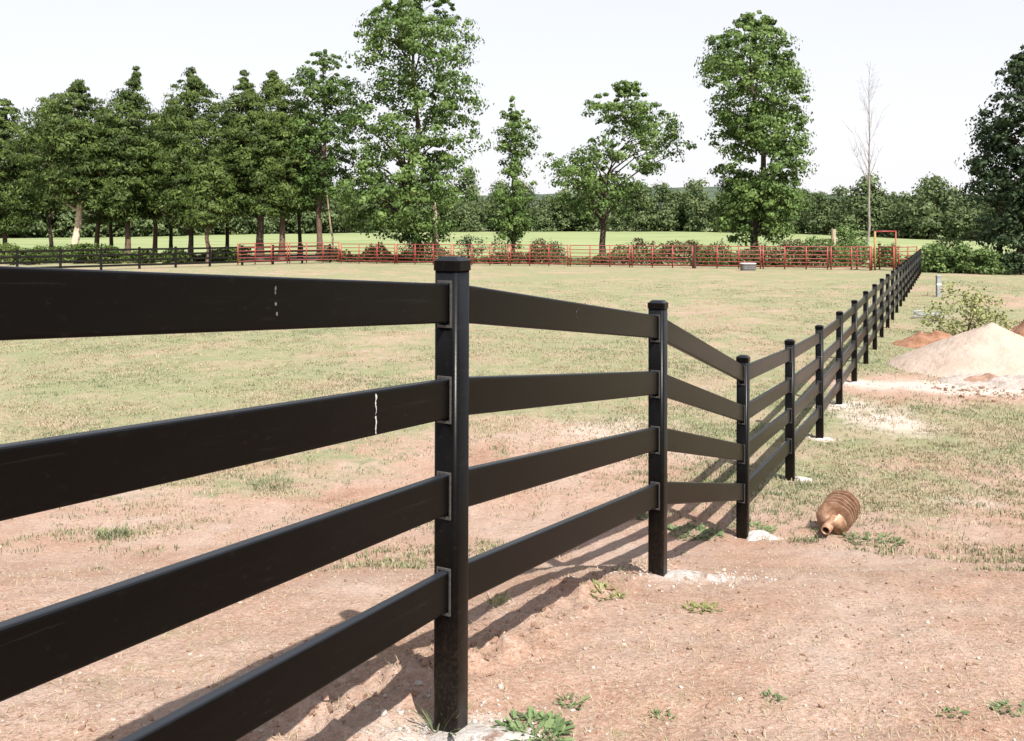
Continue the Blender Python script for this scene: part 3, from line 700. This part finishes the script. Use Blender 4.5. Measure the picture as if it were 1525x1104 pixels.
for n in range(NB, NE):
    a, b = posts[n], posts[n + 1]
    d = (b - a); L = d.length - .03
    for k in RAIL_OFF:
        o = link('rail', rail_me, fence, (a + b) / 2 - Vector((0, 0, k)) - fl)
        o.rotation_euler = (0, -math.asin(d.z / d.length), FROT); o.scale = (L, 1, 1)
        o.location.z += random.uniform(-.003, .003)
# bird streaks on the near rails
def streak(n, t, k, h, w, seed, dots=False):
    r = random.Random(seed); a, b = posts[n], posts[n + 1]; c = a + (b - a) * t - Vector((0, 0, RAIL_OFF[k]))
    out = Vector((-FN[0], -FN[1], 0)); al = (b - a).normalized(); bm = bmesh.new()
    if dots:
        for i in range(7):
            ctr = c + al * r.uniform(-w, w) + Vector((0, 0, RH / 2 - .006 - r.uniform(.02, h))) + out * (RT / 2 + .0006); rad_ = r.uniform(.0012, .004)
            bm.faces.new([bm.verts.new(ctr + al * rad_ * math.cos(q * .785) * r.uniform(.5, 1.4) + Vector((0, 0, 1.6)) * rad_ * math.sin(q * .785) * r.uniform(.6, 1.3)) for q in range(8)])
    else:
        k = 22; prev = None
        for i in range(k + 1):
            u = .002 * math.sin(i * .9) + r.uniform(-.0012, .0012); hw_ = r.choice((.0014, .0022, .003, .0036)) * (1.3 if i < 4 else 1) * (1 if i < k else .3)
            ctr = c + al * u + Vector((0, 0, RH / 2 - .010 - h * i / k)) + out * (RT / 2 + .0008)
            cur = (bm.verts.new(ctr - al * hw_), bm.verts.new(ctr + al * hw_))
            if prev and i != 12: bm.faces.new((prev[0], prev[1], cur[1], cur[0]))
            prev = cur
    o = link('dropping_streak', bmmesh('dropping_streak', bm, M['dropping'] if not dots else M['scuff']), fence); o.location = -fl
streak(-1, .80, 1, .125, .008, 1); streak(-1, .62, 0, .10, .006, 2, True); streak(0, .46, 0, .09, .022, 3, True)

# ------------------------------------------------------------------ black board fence across the back left
back = empty('board_fence', ground_at(60, 54.7)); tag(back, 'black board fence crossing the far left of the paddock in front of the cedars', 'fence')
bl = back.location.copy()
bm = bevel_box(.14, .14, 1.95, .015, 1); bpost = bmmesh('post', bm, M['far_black'])
bm = bevel_box(1, .04, .14, .008, 1); brail = bmmesh('rail', bm, M['far_black'])
A = Vector((-35.2, 50.9, 0)); B = Vector((-14.9, 69.8, 0)); nbay = 11
pp = [A + (B - A) * (i / nbay) for i in range(nbay + 1)]
rot = math.atan2(B.y - A.y, B.x - A.x)
for q in pp: 
    q.z = H(q.x, q.y)
    o = link('post', bpost, back, Vector((q.x, q.y, q.z + .55)) - bl); o.rotation_euler = (0, 0, rot)
for q, w_ in zip(pp[:-1], pp[1:]):
    d = w_ - q
    for k in range(4):
        o = link('rail', brail, back, (q + w_) / 2 + Vector((0, 0, 1.36 - .36 * k)) - bl); o.rotation_euler = (0, -math.asin(d.z / d.length), rot); o.scale = (d.length - .01, 1, 1)

# ------------------------------------------------------------------ red pipe corral
def pipe_bm(bm, a, b, r, sides=8):
    v, f = tube_arrays([a, b], [r, r], sides); base = [bm.verts.new(q) for q in v]
    for q in f: bm.faces.new([base[i] for i in q])
    n = len(base) // 2
    bm.faces.new(base[:n][::-1]); bm.faces.new(base[n:])
bm = bmesh.new(); pipe_bm(bm, (0, 0, 0), (1, 0, 0), .026); prail = bmmesh('rail', bm, M['red'], True)
bm = bmesh.new(); pipe_bm(bm, (0, 0, 0), (0, 0, 1.62), .045); pup = bmmesh('upright', bm, M['red'], True)
PH = [.22, .48, .74, 1.0, 1.27, 1.56]
jx = [353, 430, 507, 590, 674, 759, 848, 940, 1034, 1135, 1235]
jY = [64.15, 67.0, 68.4, 67.0, 65.4, 64.2, 63.0, 61.6, 60.4, 59.2, 58.2]
plab = ['leftmost red corral panel overlapping the end of the black fence', 'red corral panel in front of the twin cedars', 'red corral panel left of the tallest tree', 'red corral panel in front of the tallest tree trunk',
        'red corral panel right behind the nearest fence post top', 'red corral panel just right of the slim young tree', 'red corral panel in front of the centre tree trunk', 'red corral panel between the centre tree and the dark brown post',
        'red corral panel left of the stock tank', 'red corral panel right of the stock tank']
def panel(a, b, label, mids, group='red corral panels', h=1.62, nr=6):
    root = empty('corral_panel', a); tag(root, label, 'corral panel', group)
    d = b - a; L = d.length; root.rotation_euler = (0, 0, math.atan2(d.y, d.x)); sl = (b.z - a.z)
    for i in range(nr):
        o = link('rail', prail, root, (.03, 0, PH[i])); o.scale = (L - .06, 1, 1); o.rotation_euler = (0, -math.asin(sl / L), 0)
    for t in mids: link('upright', pup, root, (L * t, 0, sl * t - .02))
    return root
for i in range(10):
    a, b = ground_at(jx[i], jY[i]), ground_at(jx[i + 1], jY[i + 1]); d = (b - a).normalized()
    up = Vector((0, 0, .10 if i < 2 else 0)); panel(a + d * .04 + up, b - d * .09 + up, plab[i], (.006, .34, .67, .994))
a, b = ground_at(1237, 58.1), ground_at(1299, 57.4)
g_ = panel(a, b, 'light red tube gate closing the corral left of the gateway', (.01, .5, .99), 'red corral panels')
a, b = ground_at(1338, 57.3), ground_at(1366, 58.6)
panel(a, b, 'short red panel half hidden behind the black fence', (.02, .5, .98))
# gateway: tall bow over the walk-through gap
gw = empty('gateway', ground_at(1303, 57.4)); tag(gw, 'tall red pipe gateway at the corral corner near the black fence', 'gateway')
b = ground_at(1334, 57.4); wv = b - gw.location; gh = 2.62
bm = bmesh.new(); pipe_bm(bm, (0, 0, -.1), (0, 0, gh), .075); link('post', bmmesh('post', bm, M['ochre'], True), gw)
bm = bmesh.new(); pipe_bm(bm, (wv.x, wv.y, -.1), (wv.x, wv.y, gh), .05); link('post', bmmesh('post', bm, M['rust_red'], True), gw)
bm = bmesh.new(); pipe_bm(bm, (-.05, 0, gh), (wv.x + .05, wv.y, gh), .05); link('crossbar', bmmesh('crossbar', bm, M['red'], True), gw)
# panels folded back edge-on beside the gap
def stack_panel(px, Y, label):
    root = empty('folded_panel', ground_at(px, Y)); tag(root, label, 'corral panel', 'red panels folded back at the gateway')
    bm = bmesh.new()
    for dy in (0, 2.2): pipe_bm(bm, (0, dy, 0), (0, dy, 1.62), .06)
    link('upright', bmmesh('upright', bm, M['rust_red'], True), root)
    for h in PH:
        bm = bmesh.new(); pipe_bm(bm, (0, 0, h), (0, 2.2, h), .04); link('rail', bmmesh('rail', bm, M['red'], True), root)
stack_panel(1296, 57.0, 'red panel folded back edge-on left of the gateway'); stack_panel(1331, 56.8, 'red panel folded back edge-on right of the gateway')
def wooden_post(name, label, px, Y, h, r, mat, seed=1):
    b = ground_at(px, Y); rr = np.random.default_rng(seed); z = np.linspace(-.2, h, 7)
    v, f = tube_arrays(np.stack([rr.normal(0, .012, 7), rr.normal(0, .012, 7), z], 1), r * (1 + rr.normal(0, .05, 7)), 9)
    bm = bmesh.new(); vv = [bm.verts.new(q) for q in v]
    for q in f: bm.faces.new([vv[i] for i in q])
    bm.faces.new(vv[-9:]); o = link(name, bmmesh(name, bm, mat, False), None, b); tag(o, label, 'post')
wooden_post('wooden_post', 'dark brown upright post between two red panels', 1034.5, 60.0, 1.75, .10, M['dark_wood'])
wooden_post('wooden_post', 'weathered pale wooden post standing above the corral behind the red gate', 1241, 63, 2.75, .17, M['pale_wood'], 2)

# stock tank
def stock_tank():
    b = ground_at(1114, 57.2); root = empty('stock_tank', b); root.scale = (.84, .84, .88); tag(root, 'dark stock tank with a pale rim standing against the corral', 'water tank')
    def oval(z, sx, sy, n=28): return [(sx * math.copysign(abs(math.cos(t)) ** .5, math.cos(t)), sy * math.copysign(abs(math.sin(t)) ** .5, math.sin(t)), z) for t in [2 * math.pi * i / n for i in range(n)]]
    def loft(rings, close_first=False, close_last=False):
        bm = bmesh.new(); rv = [[bm.verts.new(q) for q in ring] for ring in rings]
        for a, c in zip(rv[:-1], rv[1:]):
            for i in range(len(a)): bm.faces.new((a[i], a[(i + 1) % len(a)], c[(i + 1) % len(c)], c[i]))
        if close_first: bm.faces.new(rv[0][::-1])
        if close_last: bm.faces.new(rv[-1])
        return bm
    rings = [oval(-.02, .56, .30), oval(.08, .58, .32)] + [oval(.08 + .07 * i, .58 + .012 * (i % 2), .32 + .012 * (i % 2)) for i in range(1, 6)] + [oval(.52, .60, .34), oval(.52, .56, .30), oval(.15, .55, .29)]
    link('tank_side', bmmesh('tank_side', loft(rings, True, True), M['tank'], False), root)
    link('rim', bmmesh('rim', loft([oval(.50, .61, .35), oval(.56, .63, .37), oval(.575, .61, .35), oval(.56, .55, .29), oval(.52, .55, .29)]), M['tank_rim'], False), root)
    bm = bmesh.new(); bm.faces.new([bm.verts.new(q) for q in oval(.45, .553, .293)]); link('water', bmmesh('water', bm, M['water']), root)
stock_tank()

# ------------------------------------------------------------------ heaps
def heap(name, label, cat, cx_, cy_, rx, ry, h, mat, seed, sharp=1.0, rough=.06, nseg=72, nring=34, skew=(0, 0), flat=0.0, wobble=.28):
    root_z = float(height(np.array([cx_]), np.array([cy_]), False)[0])
    t = np.linspace(0, 1, nring) ** .85; th = np.linspace(0, 2 * math.pi, nseg, endpoint=False)
    T, TH = np.meshgrid(t, th, indexing='ij')
    wob = 1 + wobble * (fbm(np.cos(TH) * 1.5 + seed, np.sin(TH) * 1.5, 0, seed, 3) - .5)
    x = rx * T * wob * np.cos(TH) + skew[0] * (1 - T); y = ry * T * wob * np.sin(TH) + skew[1] * (1 - T)
    tt = np.clip((T - flat) / (1 - flat), 0, 1)
    z = h * (np.sqrt((1 - tt) ** 2 + .004) - .063) ** sharp + rough * (fbm((x + cx_) * 3, (y + cy_) * 3, 0, seed + 2, 5) - .5) * 2 * (1 - T ** 3)
    zg = height(x + cx_, y + cy_, False)
    z = zg - root_z + np.maximum(z, -.05) - .07 * T ** 5
    v = np.stack([x, y, z], -1).reshape(-1, 3)
    i, j = np.meshgrid(np.arange(nring - 1), np.arange(nseg), indexing='ij'); k = (j + 1) % nseg
    f = np.stack([i * nseg + j, (i + 1) * nseg + j, (i + 1) * nseg + k, i * nseg + k], -1).reshape(-1, 4)
    o = link(name, npmesh(name, v, f, [mat], True), None, (cx_, cy_, root_z)); tag(o, label, cat)
    return o
heap('sand_pile', 'large smooth pile of pale pinkish sand at right', 'sand pile', 10.0, 17.8, 2.15, 2.15, .99, M['sand'], 3, 1.0, .05, 120, 60, wobble=.14)
heap('gravel_pile', 'low whitish gravel spread in front of the sand pile', 'gravel pile', 9.7, 15.9, 1.9, .75, .17, M['gravel'], 4, .8, .13, 110, 50, flat=.2, wobble=.8)
heap('dirt_pile', 'low reddish dirt pile left of the weedy bush', 'dirt pile', 10.55, 21.3, 1.15, 1.0, .36, M['red_dirt'], 5, .9, .14)
heap('dirt_pile', 'reddish dirt pile at the right edge behind the sand', 'dirt pile', 12.6, 20.6, 1.0, 1.2, .88, M['red_dirt'], 6, .9, .16)
heap('dirt_pile', 'small brown dirt lump lying on the sand pile foot', 'dirt pile', 9.0, 16.1, .62, .26, .13, M['clod'], 8, .6, .10, 60, 24, flat=.2, wobble=1.3)

# concrete crumbs thrown out round the post holes
def spill(n, label, dx, dy, rx, ry, h, seed):
    p = P0 + FD * STEP * n
    heap('concrete_spill', label, 'concrete', p[0] + dx, p[1] + dy, rx, ry, h, M['concrete_dirty'], seed, .7, .022, 72, 30, flat=.15, wobble=1.5)['group'] = 'concrete round the post feet'
spill(0, 'white crumbled concrete round the foot of the nearest post', .0, -.08, .36, .17, .02, 31)
spill(1, 'white concrete spread at the foot of the second post', .14, .02, .30, .16, .03, 32)
spill(2, 'rounded white concrete lump right of the third post foot', .15, .0, .17, .13, .06, 33)
spill(3, 'small pale concrete lump right of the fourth post foot', .13, .02, .15, .10, .045, 34)
spill(4, 'pale concrete dribble round the fifth post foot', .05, -.02, .20, .10, .03, 35)
spill(5, 'pale concrete dribble round the sixth post foot', .02, -.02, .20, .10, .03, 36)
spill(6, 'pale concrete dribble round the seventh post foot', .05, -.02, .2, .10, .03, 37)

# ------------------------------------------------------------------ rusty auger lying in the grass
def auger():
    b = ground_hit(1239, 796); root = empty('auger', b + Vector((0, 0, .085))); tag(root, 'rusty earth auger with spiral flight lying on the grass', 'auger')
    ax = R(54)                                             # local +x = away from the camera along the shaft
    root.rotation_euler = (0, R(-7), ax)
    bm = bmesh.new(); Ri, Ro, pitch, turns, st = .040, .165, .066, 6.2, 44
    rows = []
    n = int(turns * st)
    for i in range(n + 1):
        t = i / st; th = t * 2 * math.pi + 2.2
        ro = Ro * (1 if t > .5 else .80 + .20 * t / .5)
        x0 = t * pitch - .15 * max(0, 1 - t / .9) ** 1.2
        ring = []
        for q in np.linspace(0, 1, 6):
            rr = Ri + (ro - Ri) * q * (1 + .022 * math.sin(i * .41) + .018 * math.sin(i * 1.13))
            xx = x0 + (.010 + .10 * max(0, 1 - t / .9)) * q ** 1.6                       # dished flight: the rim trails behind
            ring.append((xx, rr * math.cos(th), rr * math.sin(th)))
        rows.append(ring)
    for side, off in ((0, 0.0), (1, .008)):
        vv = [[bm.verts.new((q[0] + off, q[1], q[2])) for q in ring] for ring in rows]
        for a, c in zip(vv[:-1], vv[1:]):
            for j in range(5):
                fv = (a[j], a[j + 1], c[j + 1], c[j]); bm.faces.new(fv if side else fv[::-1])
        if side == 0: v0 = vv
        else:
            for (a, c), (a2, c2) in zip(zip(v0[:-1], v0[1:]), zip(vv[:-1], vv[1:])): bm.faces.new((a[-1], c[-1], c2[-1], a2[-1]))
            for e in (0, -1):
                for j in range(5): bm.faces.new((v0[e][j], v0[e][j + 1], vv[e][j + 1], vv[e][j]))
    bmesh.ops.recalc_face_normals(bm, faces=bm.faces)
    link('flight', bmmesh('flight', bm, M['rust'], False), root)
    def lathe(prof, mat, name):
        bm = bmesh.new(); k = 24; rv = [[bm.verts.new((x, r * math.cos(2 * math.pi * i / k), r * math.sin(2 * math.pi * i / k))) for i in range(k)] for x, r in prof]
        for a, c in zip(rv[:-1], rv[1:]):
            for i in range(k): bm.faces.new((a[i], c[i], c[(i + 1) % k], a[(i + 1) % k]))
        link(name, bmmesh(name, bm, mat, True), root)
    lathe([(-.155, .030), (-.218, .031), (-.220, .034), (-.220, .044), (-.217, .046), (.47, .046), (.475, .02)], M['rust'], 'shaft')
    lathe([(-.158, .0302), (-.159, .001)], M['pipe_dark'], 'shaft_hole')  # very dark disc closing the hollow end of the shaft
    root.location.z += .025; root.scale = (.90, .90, .90)
auger()

# grey pedestal, coil of wire, weedy bush
def pedestal():
    b = ground_at(1397.5, 35.8); root = empty('pedestal', b); tag(root, 'short grey utility pedestal standing in the dry grass', 'pedestal')
    bm = bevel_box(.17, .14, .86, .02, 2); bmesh.ops.translate(bm, vec=(0, 0, .40), verts=bm.verts); link('body', bmmesh('body', bm, M['stub']), root)
    bm = bevel_box(.19, .16, .10, .03, 2); bmesh.ops.translate(bm, vec=(0, 0, .86), verts=bm.verts); link('lid', bmmesh('lid', bm, M['stub']), root)
    bm = bevel_box(.175, .146, .07, .004, 1); bmesh.ops.translate(bm, vec=(0, 0, .52), verts=bm.verts); link('band', bmmesh('band', bm, M['stub_pale']), root)
pedestal()
def coil():
    b = ground_at(1382, 27.2); r = np.random.default_rng(4); acc = Acc(); t = np.linspace(0, 7 * 2 * math.pi, 260)
    rx = .42 + .05 * np.sin(t * .37) + .03 * np.sin(t * 1.3); ry = .22 + .04 * np.sin(t * .29 + 1)
    z = .03 + .05 * (1 + np.sin(t * .77)) + .05 * (1 + np.sin(t * .5 + 1))
    tube(acc, np.stack([rx * np.cos(t) + .06 * np.sin(t * .21), ry * np.sin(t) + .06 * np.cos(t * .17), z], 1), np.full(260, .011), 6)
    tube(acc, [(.3, 0, .05), (.55, .1, .04), (.8, -.05, .04)], [.011] * 3, 6)
    o = link('wire_coil', acc.mesh('wire_coil', M['wire'], True), None, b); tag(o, 'loose coil of pale wire lying on the grass', 'wire coil')
coil()
shrub('weed_bush', 'airy yellow-green weedy bush growing behind the sand pile', 'bush', 1438, 22.6, 1.5, 1.9, M['yellow_weed'], 66, 18, .095, 61, gap=.45, stem=M['bark_brown'])
shrub('weed_bush', 'thin yellow-green weed stalks right of the weedy bush', 'bush', 1486, 22.4, .75, 1.2, M['yellow_weed'], 24, 14, .08, 62, gap=.4, stem=M['bark_brown'])
shrub('weed_bush', 'low thin weed between the wire coil and the pedestal', 'bush', 1392, 26.5, .62, 1.0, M['yellow_weed'], 18, 12, .08, 63, gap=.4, stem=M['bark_brown'])

# ------------------------------------------------------------------ weeds near the camera: each a plant of its own
def weed(px, py, w, h, label, mat='weed', n=26, seed=0, blade=False):
    r = np.random.default_rng(seed + 300); b = ground_hit(px, py); root_v, root_f, tint = [], [], []; cnt = 0
    for i in range(int(n * 2.2)):
        th = r.uniform(0, 6.28); rad_ = w * .5 * math.sqrt(r.uniform(0, 1)); tx, ty = math.cos(th), math.sin(th)
        L = h * r.uniform(.4, 1.0) * (1 if blade else .7); wd = (.07 if blade else .30) * L * r.uniform(.7, 1.2); wd = max(wd, .006)
        bx, by = tx * rad_ * .85, ty * rad_ * .85; th2 = r.uniform(0, 6.28); tx, ty = tx * .4 + math.cos(th2), ty * .4 + math.sin(th2); px_, py_ = -ty, tx
        tilt = r.uniform(.25, .8) if blade else r.uniform(.6, 1.3)
        q = [(0, .35), (.45, 1.0), (.8, .7), (1, .05)]
        for s_, ww in q:
            d = L * s_; x = bx + tx * d * math.sin(tilt); y = by + ty * d * math.sin(tilt); z = d * math.cos(tilt) - .25 * L * s_ * s_ + .004
            z = max(z, .004) + (H(b.x + x, b.y + y) - b.z) * .9
            root_v += [(x - px_ * wd * ww * .5, y - py_ * wd * ww * .5, z), (x + px_ * wd * ww * .5, y + py_ * wd * ww * .5, z + .15 * wd)]
        for k in range(3): root_f.append((cnt + 2 * k, cnt + 2 * k + 1, cnt + 2 * k + 3, cnt + 2 * k + 2))
        cnt += 8; tint += [float(r.uniform(.1, .95))] * 8
    o = link('weed', npmesh('weed', np.array(root_v), np.array(root_f), [M[mat]], False, {'tint': tint}), None, b); tag(o, label, 'weed')
weed(795, 1088, .26, .075, 'leafy green weed at the bottom edge right of the nearest post', n=120, seed=1)
weed(661, 1090, .12, .19, 'thin grass tuft in front of the nearest post foot', 'green_grass', 14, 2, True)
weed(850, 1045, .14, .05, 'flat green weed right of the nearest post foot', n=30, seed=3)
weed(738, 905, .10, .10, 'spiky dry weed between the two shadow stripes', 'yellow_weed', 14, 4, True)
weed(905, 892, .22, .06, 'low yellowish weed below the second post', 'yellow_weed', 40, 5)
weed(1043, 908, .20, .06, 'flat dry weed right of the second post', 'yellow_weed', 36, 6)
weed(1150, 1045, .11, .04, 'small dark weed alone in the bare foreground dirt', n=20, seed=7)
weed(985, 1062, .10, .04, 'tiny green sprout at the bottom centre of the dirt', n=14, seed=8)
weed(1418, 1062, .10, .04, 'tiny dark weed at bottom right in the dirt', n=16, seed=9)
weed(1505, 1058, .14, .05, 'dark weed at the right edge of the bare dirt', n=24, seed=10)
weed(1300, 806, .55, .09, 'broad green weed patch right of the rusty auger', n=110, seed=12)
weed(1196, 806, .30, .07, 'small weed patch left of the rusty auger', 'green_grass', 60, 13, True)
weed(1035, 795, .55, .10, 'green weed patch between the second and third post', n=110, seed=14)
weed(940, 770, .35, .08, 'green weed patch left of the second post', n=70, seed=15)
weed(1120, 788, .45, .09, 'green weeds round the foot of the third post', n=80, seed=16)
weed(170, 800, .30, .13, 'dry grass tuft on the dirt seen between the lower left rails', 'green_grass', 60, 17, True)
weed(405, 725, .60, .12, 'wide pale grass tuft behind the lower left rails', 'green_grass', 110, 18, True)

# ------------------------------------------------------------------ turf, straw, clods and pebbles: stuff
def field_points(n, ymin, ymax, r, aspect=.68, power=1.0):
    t = r.uniform(0, 1, n) ** power
    y = ymin * (ymax / ymin) ** t
    x = r.uniform(-aspect, aspect, n) * y + r.uniform(-.6, .6, n)
    return x, y
def blades(name, x, y, L, Wd, lean, mat, tint, r, lie=None):
    n = len(x); z = height(x, y); th = r.uniform(0, 2 * math.pi, n); d = np.stack([np.cos(th), np.sin(th)], 1)
    p = np.stack([-d[:, 1], d[:, 0]], 1); sl = np.sin(lean); cl_ = np.cos(lean)
    b = np.stack([x, y, z - .004], 1)
    tip = b + np.stack([d[:, 0] * L * sl, d[:, 1] * L * sl, L * cl_ + .006], 1)
    mid = b + np.stack([d[:, 0] * L * sl * .45, d[:, 1] * L * sl * .45, L * cl_ * .62 + .006], 1)
    w = np.stack([p[:, 0] * Wd, p[:, 1] * Wd, np.zeros(n)], 1) * .5
    v = np.stack([b - w, b + w, mid + w * .8, mid - w * .8, tip], 1).reshape(-1, 3)
    k = np.arange(n)[:, None] * 5
    f = np.concatenate([k + np.array([[0, 1, 2]]), k + np.array([[0, 2, 3]]), k + np.array([[3, 2, 4]])], 1).reshape(-1, 3)
    o = link(name, npmesh(name, v, f, [mat], False, {'tint': np.repeat(np.clip(tint, 0, 1), 5)})); tag(o, kind='stuff'); return o
rg = np.random.default_rng(21)
# tufts of dead and green grass over the paddock
x, y = field_points(62000, 5.5, 46, rg)
g = grassiness(x, y); keep = rg.uniform(0, 1, len(x)) < g * 1.1 * (1 - .65 * sstep(14, 30, y)) * (.25 + 1.5 * sstep(.38, .62, fbm(x * .8, y * .8, 0, 91, 3))); x, y = x[keep], y[keep]
per = 7; sp = np.repeat(.025 + .0025 * y, per)
X = np.repeat(x, per) + rg.normal(0, 1, len(x) * per) * sp; Yv = np.repeat(y, per) + rg.normal(0, 1, len(x) * per) * sp
grn = fbm(X * .5, Yv * .5, 0, 71, 4) + .35 * (np.repeat(rg.uniform(0, 1, len(x)), per) - .5)
isg = grn + .35 * (fbm(X * .16, Yv * .16, 0, 81, 3) - .5) > .565
n = len(X); L = rg.uniform(.018, .050, n) * (1 + .008 * Yv); Wd = rg.uniform(.004, .007, n) * (1 + .05 * Yv); lean = rg.uniform(.3, 1.25, n)
blades('dry_grass', X[~isg], Yv[~isg], L[~isg], Wd[~isg], lean[~isg], M['straw'], rg.uniform(0, 1, (~isg).sum()), rg)
blades('green_grass', X[isg], Yv[isg], L[isg], Wd[isg], lean[isg] * .8, M['green_grass'], rg.uniform(0, 1, isg.sum()), rg)
# straw lying flat on the near dirt
x, y = field_points(36000, 2.0, 13, rg, .75)
n = len(x); blades('straw', x, y, rg.uniform(.012, .05, n), rg.uniform(.0016, .004, n), rg.uniform(1.2, 1.54, n), M['straw'], rg.uniform(.2, 1, n) ** .7, rg)
# clods and pebbles
def lumps(name, x, y, s, mat, r, sink=.3):
    base = []
    for i, (nlat) in enumerate((-.75, 0.0, .75)):
        k = 5; rr = math.sqrt(1 - nlat * nlat)
        base += [(rr * math.cos(2 * math.pi * (j + .5 * i) / k), rr * math.sin(2 * math.pi * (j + .5 * i) / k), nlat) for j in range(k)]
    base = np.array(base + [(0, 0, 1)]); tri = []
    for i in range(2):
        for j in range(5):
            a, b, c, d = i * 5 + j, i * 5 + (j + 1) % 5, (i + 1) * 5 + j, (i + 1) * 5 + (j + 1) % 5
            tri += [(a, b, c), (b, d, c)]
    tri += [(10 + j, 10 + (j + 1) % 5, 15) for j in range(5)]; tri = np.array(tri); n = len(x)
    V = base[None] * r.uniform(.5, 1.35, (n, 16, 1)) * (s[:, None, None] * r.uniform(.6, 1.3, (n, 1, 3)) * np.array([1, 1, .7]))
    a = r.uniform(0, 6.28, n); ca, sa_ = np.cos(a)[:, None], np.sin(a)[:, None]
    vx, vy = V[..., 0] * ca - V[..., 1] * sa_, V[..., 0] * sa_ + V[..., 1] * ca
    z = height(x, y); v = np.stack([vx + x[:, None], vy + y[:, None], V[..., 2] + (z + s * (.7 - sink) * .6)[:, None]], -1).reshape(-1, 3)
    f = (np.arange(n)[:, None, None] * 16 + tri[None]).reshape(-1, 3)
    tag(link(name, npmesh(name, v, f, [mat])), kind='stuff')
x, y = field_points(6500, 2.2, 12, rg, .75); lumps('dirt_clods', x, y, .003 + .011 * rg.uniform(0, 1, len(x)) ** 5, M['clod'], rg)
x, y = field_points(5200, 2.2, 12, rg, .75); lumps('pebbles', x, y, .003 + .008 * rg.uniform(0, 1, len(x)) ** 4, M['stone'], rg)
# turned earth along the near fence line
t = rg.uniform(-2.0, 3.6, 900); q = .22 + rg.normal(0, .13, 900) + .3 * (t < .1); xy = P0[None] + FD[None] * t[:, None] + FN[None] * q[:, None]
lumps('turned_earth', xy[:, 0], xy[:, 1], .004 + .020 * rg.uniform(0, 1, 900) ** 6, M['clod'], rg)
# crumbs on the concrete and on the foot of the sand heap
cx_l, cy_l, cs_l = [], [], []
for n_, (dx, dy, rx, k) in {0: (.04, -.08, .40, 420), 1: (.24, .04, .42, 380), 2: (.2, 0, .2, 90), 3: (.15, 0, .25, 90), 4: (.05, 0, .28, 90), 5: (.05, 0, .28, 80)}.items():
    pz = P0 + FD * STEP * n_; cx_l += list(pz[0] + dx + rg.normal(0, rx * .6, k)); cy_l += list(pz[1] + dy + rg.normal(0, rx * .45, k)); cs_l += list(.003 + .012 * rg.uniform(0, 1, k) ** 4)
lumps('concrete_crumbs', np.array(cx_l), np.array(cy_l), np.array(cs_l), M['concrete'], rg)
x = rg.uniform(7.6, 11, 360); y = 15.2 + rg.normal(0, .45, 360); lumps('dirt_crumbs', x, y, .012 + .04 * rg.uniform(0, 1, 360) ** 4, M['clod'], rg)
